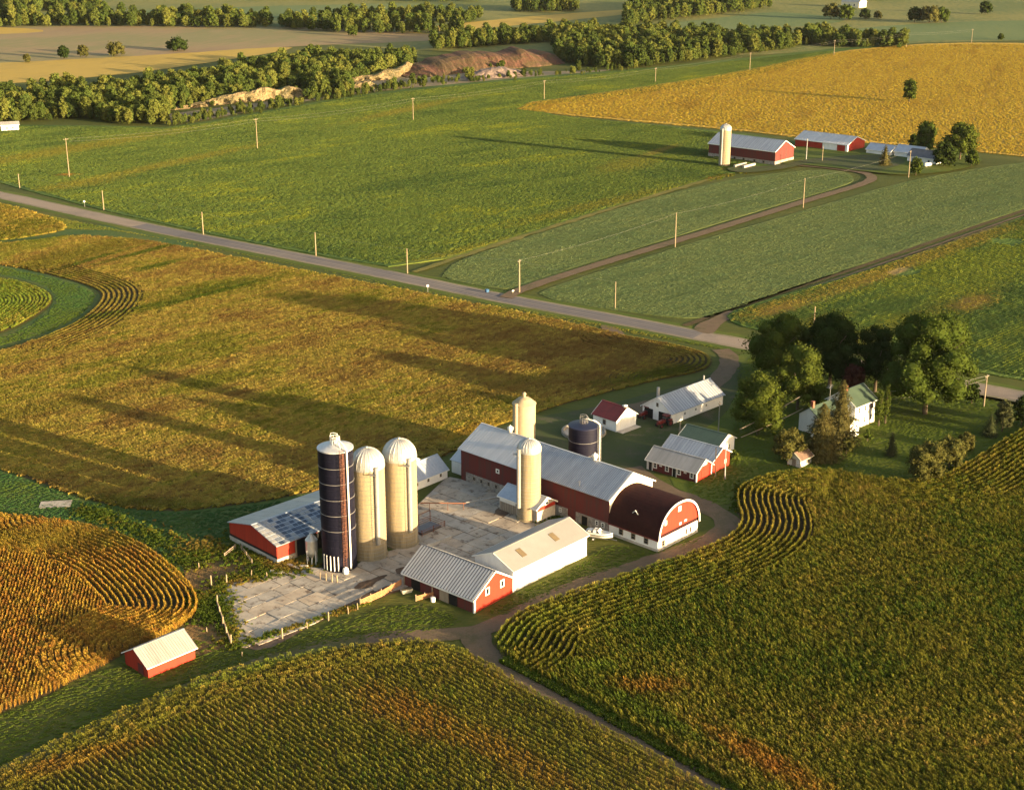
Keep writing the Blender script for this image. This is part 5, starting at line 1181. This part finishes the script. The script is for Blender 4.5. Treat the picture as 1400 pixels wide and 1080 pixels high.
T.append(pole('roadside_pole', 'thin grey pole beside the road right of the lane mouth', 841,422,385, 0, None, .13))
wire('thin wire along the roadside poles', [(g[0],g[1],h-.2) for g, h in T], .012, .012)
L2 = [T[5]]
for i, (x, y, t, lab) in enumerate([(923,338,291,'first pole along the far farm lane after the road'), (1098,284,244,'second pole along the far farm lane, halfway to the yard'), (1242,243,206,'tall pole at the far farm end of the lane')]):
    L2.append(pole('lane_pole', lab, x, y, t, .6 if i == 2 else 0, 'poles along the far farm lane', .17))
wire('thin wire along the far farm lane poles', [(g[0],g[1],h-.25) for g, h in L2], .012, .012)
pole('lane_pole', 'short white-topped pole beside the far farm silo yard', 1102,220,190, .5, None, .2, M_galvw); pole('lane_pole', 'thin pole in front of the far machine shed door', 1124,222,200, 0, None, .15)
pole('yard_pole', 'short stout wooden pole behind the streaked grey-roofed outbuilding', 929,602,576, 0, None, .2)
pole('yard_pole', 'grey pole at the right end of the long white shed', 982,592,549, .5, None, .14, M_steel)
g1, h1 = pole('yard_pole', 'left of two pale leaning poles before the red workshop gable', 978,652,612, 0, None, .13, M_post, -.02)
g2, h2 = pole('yard_pole', 'right taller of two pale leaning poles before the red workshop gable', 991,655,602, 0, None, .14, M_galvw, -.02)
g3, h3 = pole('roadside_pole', 'dark pole with wires at the road right of the tallest tree', 1345,556,512, .9, None, .16, M_wood)
pole('roadside_pole', 'pale pole top showing above the trees behind the farmhouse', 1111,470,419, 0, None, .16)
wire('wire from the right roadside pole towards the farmhouse', [(g3[0],g3[1],h3-.3), (86.5,334,7.5)], .03, .025)
wire('lower wire from the right roadside pole to the lawn corner', [(g3[0],g3[1],h3-1.2), (88.5,335.5,4.8)], .03, .025)
k0 = (52.5,316,4.2)
wire('thick pale cable from the green-roofed garage to the farmhouse, upper', [(52.5,316,4.6), (70,336,5.6)], .01, .11, M_wood); wire('thick pale cable from the green-roofed garage to the farmhouse, lower', [(52.5,314,3.4),(70,331.5,4.2)], .01, .09, M_wood)
# signs, mailbox, bins along the road
def post_sign(label, px, py, disc=True):
    g = G(px,py); ro = empty('road_sign', (*g,0), 0, label, 'sign'); MB().tube([(0,0,0),(0,0,2.0)], .05, 6).build('post', M_steel, ro)
    mb = MB(); mb.tube([(-.02,-.05,2.2),(-.02,.03,2.2)], .42, 14) if disc else mb.box(-.3,.3,-.05,.03,1.9,2.6); mb.build('sign_plate', M_trim, ro)
post_sign('small white sign on the near verge of the road', 585,400); post_sign('small round white sign beside the far left roadside poles', 116,283)
g = G(701,403); ro = empty('mailbox', (*g,0), .8, 'white mailbox on a post at the far farm lane', 'mailbox'); MB().box(-.06,.06,-.06,.06,0,1.1).build('post', M_wood, ro)
MB().prism([(-.2,1.1),(.2,1.1),(.2,1.35),(.12,1.48),(-.12,1.48),(-.2,1.35)], -.4, .4, lambda u,v,w: (w,u,v)).build('box', M_trim, ro)
g = G(666,400); ro = empty('wheeled_bin', (*g,0), .6, 'small blue wheeled bin at the road edge by the lane', 'bin'); ro.scale = (.75,.75,.75); MB().hexa([(-.55,-.5,.15),(.55,-.5,.15),(.55,.5,.15),(-.55,.5,.15),(-.7,-.62,1.2),(.7,-.62,1.2),(.7,.62,1.2),(-.7,.62,1.2)]).build('tub', M_blue, ro)
MB().hexa([(-.75,-.66,1.2),(.75,-.66,1.2),(.75,.66,1.2),(-.75,.66,1.2),(-.7,-.6,1.3),(.7,-.6,1.3),(.7,.6,1.42),(-.7,.6,1.42)]).build('lid', M_blue, ro)
for s_ in (-.5,.5): MB().tube([(s_-.06,.6,.18),(s_+.06,.6,.18)], .18, 10).build('wheel', M_rubber, ro)

# ------------------------------------------------------------------ barnyard things
posts = [(289,802,16),(297,826,13),(301,840,12),(305,856,14),(310,869,13),(316,882,15),(386,873,15),(420,859,9),(449,848,12),(476,839,10),(489,833,9),(310,798,13),(344,789,10),(365,790,8),(438,792,10),(446,794,11),(454,796,12),(461,797,11),(331,898,7),(272,777,8),(283,864,7)]
for i, (x, y, hpx) in enumerate(posts):
    g = G(x,y); h = hpx/PXM(x,y)/.92; th = .16 if hpx > 10 else .11
    nm = ('%s weathered wooden post from the left along the concrete yard fence' % ORD[i]) if i < 14 else ('%s short wooden post near the foot of the navy silo' % ORD[i-14] if i < 18 else ['thin stake in the grass below the concrete yard','pale stake in the brown weeds left of the loafing barn','low stake in the weeds above the small red shed'][i-18])
    mb = MB(); mb.tube([(0,0,-.1),(random.uniform(-.04,.04),0,h*.5),(random.uniform(-.08,.08),random.uniform(-.05,.05),h)], th, 6, th*.85)
    o = mb.build('fence_post', M_post); o.location = (*g,0); tag(o, nm, 'post', 'wooden posts round the barnyard')
def rail_between(a, c, label, zs=(.5,1.0), r=.05, mat=None):
    mb = MB(); p, q = G(*a), G(*c); root = empty('rail_fence', (*p,0), 0, label, 'fence')
    for z in zs: MB().tube([(0,0,z),(q[0]-p[0],q[1]-p[1],z)], r, 5).build('rail', mat or M_wood, root)
    for t in (.01,.5,.99): MB().box((q[0]-p[0])*t-.06,(q[0]-p[0])*t+.06,(q[1]-p[1])*t-.06,(q[1]-p[1])*t+.06,0,zs[-1]+.2).build('post', mat or M_wood, root)
rail_between((297,826),(316,882), 'weathered kerb fence along the left side of the concrete yard', (.25,.55), .14, M_post)
rail_between((330,752),(345,772), 'broken plank fence below the loafing barn corner')
rail_between((307,762),(322,750), 'dark plank fence in the weeds left of the loafing barn', (.4,.8), .1)
def plank_fence(label, a, c, h, n, mat):
    p, q = Vector(G(*a)), Vector(G(*c)); d = q-p; root = empty('plank_fence', (p.x,p.y,0), math.atan2(d.y,d.x), label, 'fence'); L = d.length
    for k in range(n): MB().box(0,L,-.03,.03,.15+k*h/n,.15+k*h/n+h/n*.7).build('plank', mat, root)
    for t in (0,.5,1): MB().box(L*t-.07,L*t+.07,.04,.16,0,h+.35).build('post', M_wood, root)
plank_fence('orange-brown plank fence in front of the striped-roof shed', (493,829), (522,816), 1.3, 5, M_orange)
plank_fence('short plank fence joining the striped-roof shed to the yard', (522,816), (549,800), 1.2, 5, M_orange)
plank_fence('broken orange plank gate under the eave of the striped-roof shed', (569,822), (593,816), 1.0, 4, M_orange)
# cattle pen of steel rails by the tall concrete silo
p = Vector(G(577,735)); root = empty('cattle_pen', (p.x,p.y,0), R(48), 'dark steel rail pen beside the tallest concrete silo', 'pen')
Lp, Wp = 6.5, 4.2
for (x0,y0,x1,y1) in ((0,0,Lp,0),(0,Wp,Lp,Wp),(0,0,0,Wp),(Lp,0,Lp,Wp)):
    for z in (.5,.95,1.4): MB().tube([(x0,y0,z),(x1,y1,z)], .05, 5).build('rail', M_rust, root)
for x in (0,Lp/2,Lp):
    for y in (0,Wp): MB().tube([(x,y,0),(x,y,2.6 if y else 1.6)], .08, 6).build('post', M_rust, root)
MB().tube([(0,Wp,2.6),(Lp,Wp,2.6)], .07, 5).build('top_rail', M_rust, root); MB().box(.5,Lp-.5,.6,Wp-.6,.1,.55).build('feed_bunk', M_mudb if 'M_mudb' in globals() else M_darkrib, root)
p = Vector(G(604,741)); o = MB().box(0,7,0,.45,0,.6).build('bunk_wall', M_conc); o.location = (p.x-3,p.y-3.5,.1); o.rotation_euler = (0,0,R(46)); tag(o, 'low concrete feed bunk wall beside the steel pen', 'bunk')
# augers
a, c = GV(637,694,1.6), GV(683,694,3.2); mb = MB(); mb.tube([a,c], .16, 8); root = empty('auger', (a.x,a.y,0), 0, 'white auger pipe leaning on the feed room', 'auger')
MB().tube([(0,0,1.2),(c.x-a.x,c.y-a.y,2.6)], .17, 8).build('tube', M_galvw, root); MB().tube([(2.0,0,0),(2.0,.1,1.5)], .06, 5).build('leg', M_steel, root)
a, c = Vector(G(575,702)), Vector(G(637,697)); root = empty('conveyor', (a.x,a.y,0), 0, 'long rusty conveyor pipe from the tall silo across the yard', 'conveyor')
MB().tube([(0,0,2.4),(c.x-a.x,c.y-a.y,1.5)], .13, 8).build('tube', M_rust, root)
for t in (.2,.6,.95): MB().tube([((c.x-a.x)*t,(c.y-a.y)*t,0),((c.x-a.x)*t,(c.y-a.y)*t,2.3-.9*t)], .06, 5).build('leg', M_rust, root)
# pale tank and buckets by the shed
g = G(556,810); root = empty('feed_trough', (*g,0), R(30), 'pale trough beside the striped-roof shed wall', 'trough'); MB().hexa([(-.9,-.3,0),(.9,-.3,0),(.9,.3,0),(-.9,.3,0),(-1.1,-.45,.7),(1.1,-.45,.7),(1.1,.45,.7),(-1.1,.45,.7)]).build('tub', M_cream, root); MB().box(-1.0,1.0,-.36,.36,.7,.74).build('feed', M_tan, root)
g = G(592,822); MB_ = MB().lathe([(.01,0),(.42,0),(.48,.8),(.4,.85),(.01,.9)], 14).build('white_barrel', M_trim); MB_.location = (*g,0); tag(MB_, 'small white barrel at the striped-roof shed corner', 'barrel')
# concrete pad in the rank grass, rubble by the loafing barn
g = G(76,690); o = MB().box(-3.2,3.2,-1.6,1.6,0,.2).build('concrete_pad', M_slab[1]); o.location = (*g,.02); o.rotation_euler = (.03,0,R(8)); tag(o, 'grey concrete pad lying in the grass at far left', 'slab')
for i, (x, y, s_) in enumerate([(398,775,1.2),(408,778,.9),(415,776,1.0),(372,783,.7),(380,785,1.4)]):
    g = G(x,y); mb = MB(); rr = random.Random(i); mb.hexa([(-s_,-.4,0),(s_,-.5,0),(s_*.8,.5,0),(-s_,.4,0),(-s_*.8,-.3,.3+rr.random()*.2),(s_*.9,-.4,.35),(s_*.7,.4,.4),(-s_*.7,.3,.3)])
    o = mb.build('rubble_block', M_conc); o.location = (*g,.05); o.rotation_euler = (0,0,rr.random()*3); tag(o, '%s broken concrete lump from the left beside the loafing barn corner' % ORD[[2,3,4,0,1][i]], 'rubble', 'rubble by the loafing barn')
# slabs by the far silo
for i, (x, y) in enumerate([(1012,229),(1024,230)]):
    g = G(x,y); o = MB().box(-5,5,-.5,.5,0,1.0).build('bunk_wall', M_conc); o.location = (*g,.7); o.rotation_euler = (0,0,R(50)); tag(o, '%s low concrete bunk wall beside the far silo' % ('left' if i == 0 else 'right'), 'wall')
g = G(1268,230); root = empty('propane_tank', (*g,.7), R(30), 'white propane tank on the far farm lawn', 'tank'); m_ = MB(); m_.tube([(-1.9,0,1),(-1.6,0,1),(1.6,0,1),(1.9,0,1)], .75, 14); m_.build('tank', M_trim, root)
for s_ in (-1,1): MB().box(s_-.15,s_+.15,-.5,.5,0,.5).build('leg', M_conc, root)
# boat on a trailer
g = G(818,737); root = empty('motor_boat', (*g,.62), R(-22), 'white motor boat with dark stripe beside the dairy barn', 'boat')
def hull(z0, z1, sc0, sc1, x0=-2.6, x1=3.0, n=12):
    mb = MB(); vs = []; 
    for i in range(n+1):
        t = i/n; x = x0+(x1-x0)*t; w = 1.15*(1-max(0,(t-.45)/.55)**2.2); zz = .28*max(0,(t-.5)/.5)**2
        vs += [(x,-w*sc0,z0+zz),(x,w*sc0,z0+zz),(x,w*sc1,z1+zz),(x,-w*sc1,z1+zz)]
    fs = []
    for i in range(n):
        a = 4*i
        for k in range(4): fs.append((a+k, a+4+k, a+4+(k+1) % 4, a+(k+1) % 4))
    fs += [(0,1,2,3),(4*n+3,4*n+2,4*n+1,4*n)]; mb.add(vs, fs); return mb
hull(0,.55,.55,.92).build('hull', M_trim, root); hull(.55,.72,.92,.97).build('stripe', M_navy, root); hull(.72,.98,.97,1.0).build('gunwale', M_trim, root)
hull(.981,1.0,.8,.8,-2.3,1.0).build('cockpit', M_darkrib, root)
m_ = MB(); m_.hexa([(.5,-.85,1.0),(.65,-.85,1.0),(.65,.85,1.0),(.5,.85,1.0),(.0,-.75,1.55),(.1,-.75,1.55),(.1,.75,1.55),(.0,.75,1.55)]); m_.build('windscreen', M_trim, root)
for y in (-.5,.5): MB().box(-.9,-.3,y-.3,y+.3,1.0,1.5).build('seat', M_trim, root)
MB().box(-2.0,-1.3,-.7,.7,1.0,1.3).build('engine_cover', M_trim, root)
m_ = MB(); m_.box(-3.1,-2.62,-.25,.25,.2,1.3); m_.build('outboard_motor', M_black, root)
g = G(818,737); root = empty('boat_trailer', (*g,0), R(-22), 'low boat trailer under the white motor boat', 'trailer')
for y in (-.55,.55): MB().box(-2.4,2.2,y-.05,y+.05,.45,.57).build('frame_rail', M_steel, root)
MB().tube([(2.2,0,.5),(3.9,0,.4)], .06, 6).build('tongue', M_steel, root)
for y in (-1.05,1.05):
    w_ = MB().tube([(-.7,y-.1,.33),(-.7,y+.1,.33)], .33, 16).build('wheel', M_rubber, root); MB().tube([(-.7,y-.12,.33),(-.7,y+.12,.33)], .17, 12).build('rim', M_trim, w_)
MB().box(-.78,-.62,-1.0,1.0,.28,.4).build('axle', M_steel, root)
# tractors by the long shed
def tractor(label, px, py, rz, dark):
    g = G(px,py); root = empty('tractor', (*g,0), R(rz), label, 'tractor'); m1 = M_tractor
    m_ = MB(); m_.hexa([(.2,-.45,.9),(2.4,-.38,.85),(2.4,.38,.85),(.2,.45,.9),(.2,-.45,1.75),(2.3,-.36,1.6),(2.3,.36,1.6),(.2,.45,1.75)]); m_.build('bonnet', m1, root)
    MB().box(-1.2,.3,-.4,.4,.6,1.2).build('chassis', M_black, root); c_ = MB().hexa([(-1.1,-.7,1.2),(.2,-.7,1.2),(.2,.7,1.2),(-1.1,.7,1.2),(-1.0,-.6,2.5),(.1,-.6,2.5),(.1,.6,2.5),(-1.0,.6,2.5)]).build('cab', M_glass, root)
    MB().box(-1.25,.3,-.8,.8,2.5,2.72).build('cab_roof', m1, c_); MB().tube([(1.2,.25,1.6),(1.2,.25,2.6)], .06, 6).build('exhaust', M_black, root)
    for x, r_, w_, yy in ((-.8,.85,.42,.95),(1.9,.5,.3,.8)):
        for s_ in (-1,1):
            wh = MB().tube([(x,s_*yy-w_/2,r_),(x,s_*yy+w_/2,r_)], r_, 18).build('wheel', M_rubber, root); MB().tube([(x,s_*yy-w_/2-.02,r_),(x,s_*yy+w_/2+.02,r_)], r_*.55, 14).build('rim', m1, wh)
    for s_ in (-1,1): MB().hexa([(-1.5,s_*.95-.22,1.55),(-.1,s_*.95-.22,1.55),(-.1,s_*.95+.22,1.55),(-1.5,s_*.95+.22,1.55),(-1.3,s_*.95-.22,1.85),(-.3,s_*.95-.22,1.85),(-.3,s_*.95+.22,1.85),(-1.3,s_*.95+.22,1.85)]).build('fender', m1, root)
tractor('dark red tractor at the left door of the long white shed', 884,570,225,0); tractor('dark red tractor at the near corner of the long white shed', 909,582,218,0)

# ------------------------------------------------------------------ thin evening haze
hz = bpy.data.materials.new('evening_haze'); hz.use_nodes = True; hn = hz.node_tree; hn.nodes.clear()
ho = hn.nodes.new('ShaderNodeOutputMaterial'); hv = hn.nodes.new('ShaderNodeVolumePrincipled'); hn.links.new(hv.outputs[0], ho.inputs['Volume'])
hv.inputs['Color'].default_value = (.86,.90,.95,1); hv.inputs['Density'].default_value = HAZE; hv.inputs['Anisotropy'].default_value = .2
o = MB().box(-5900,5900,-290,8900,-1.2,128).build('haze', hz); tag(o, kind='stuff', label='thin evening haze over the fields', cat='haze')
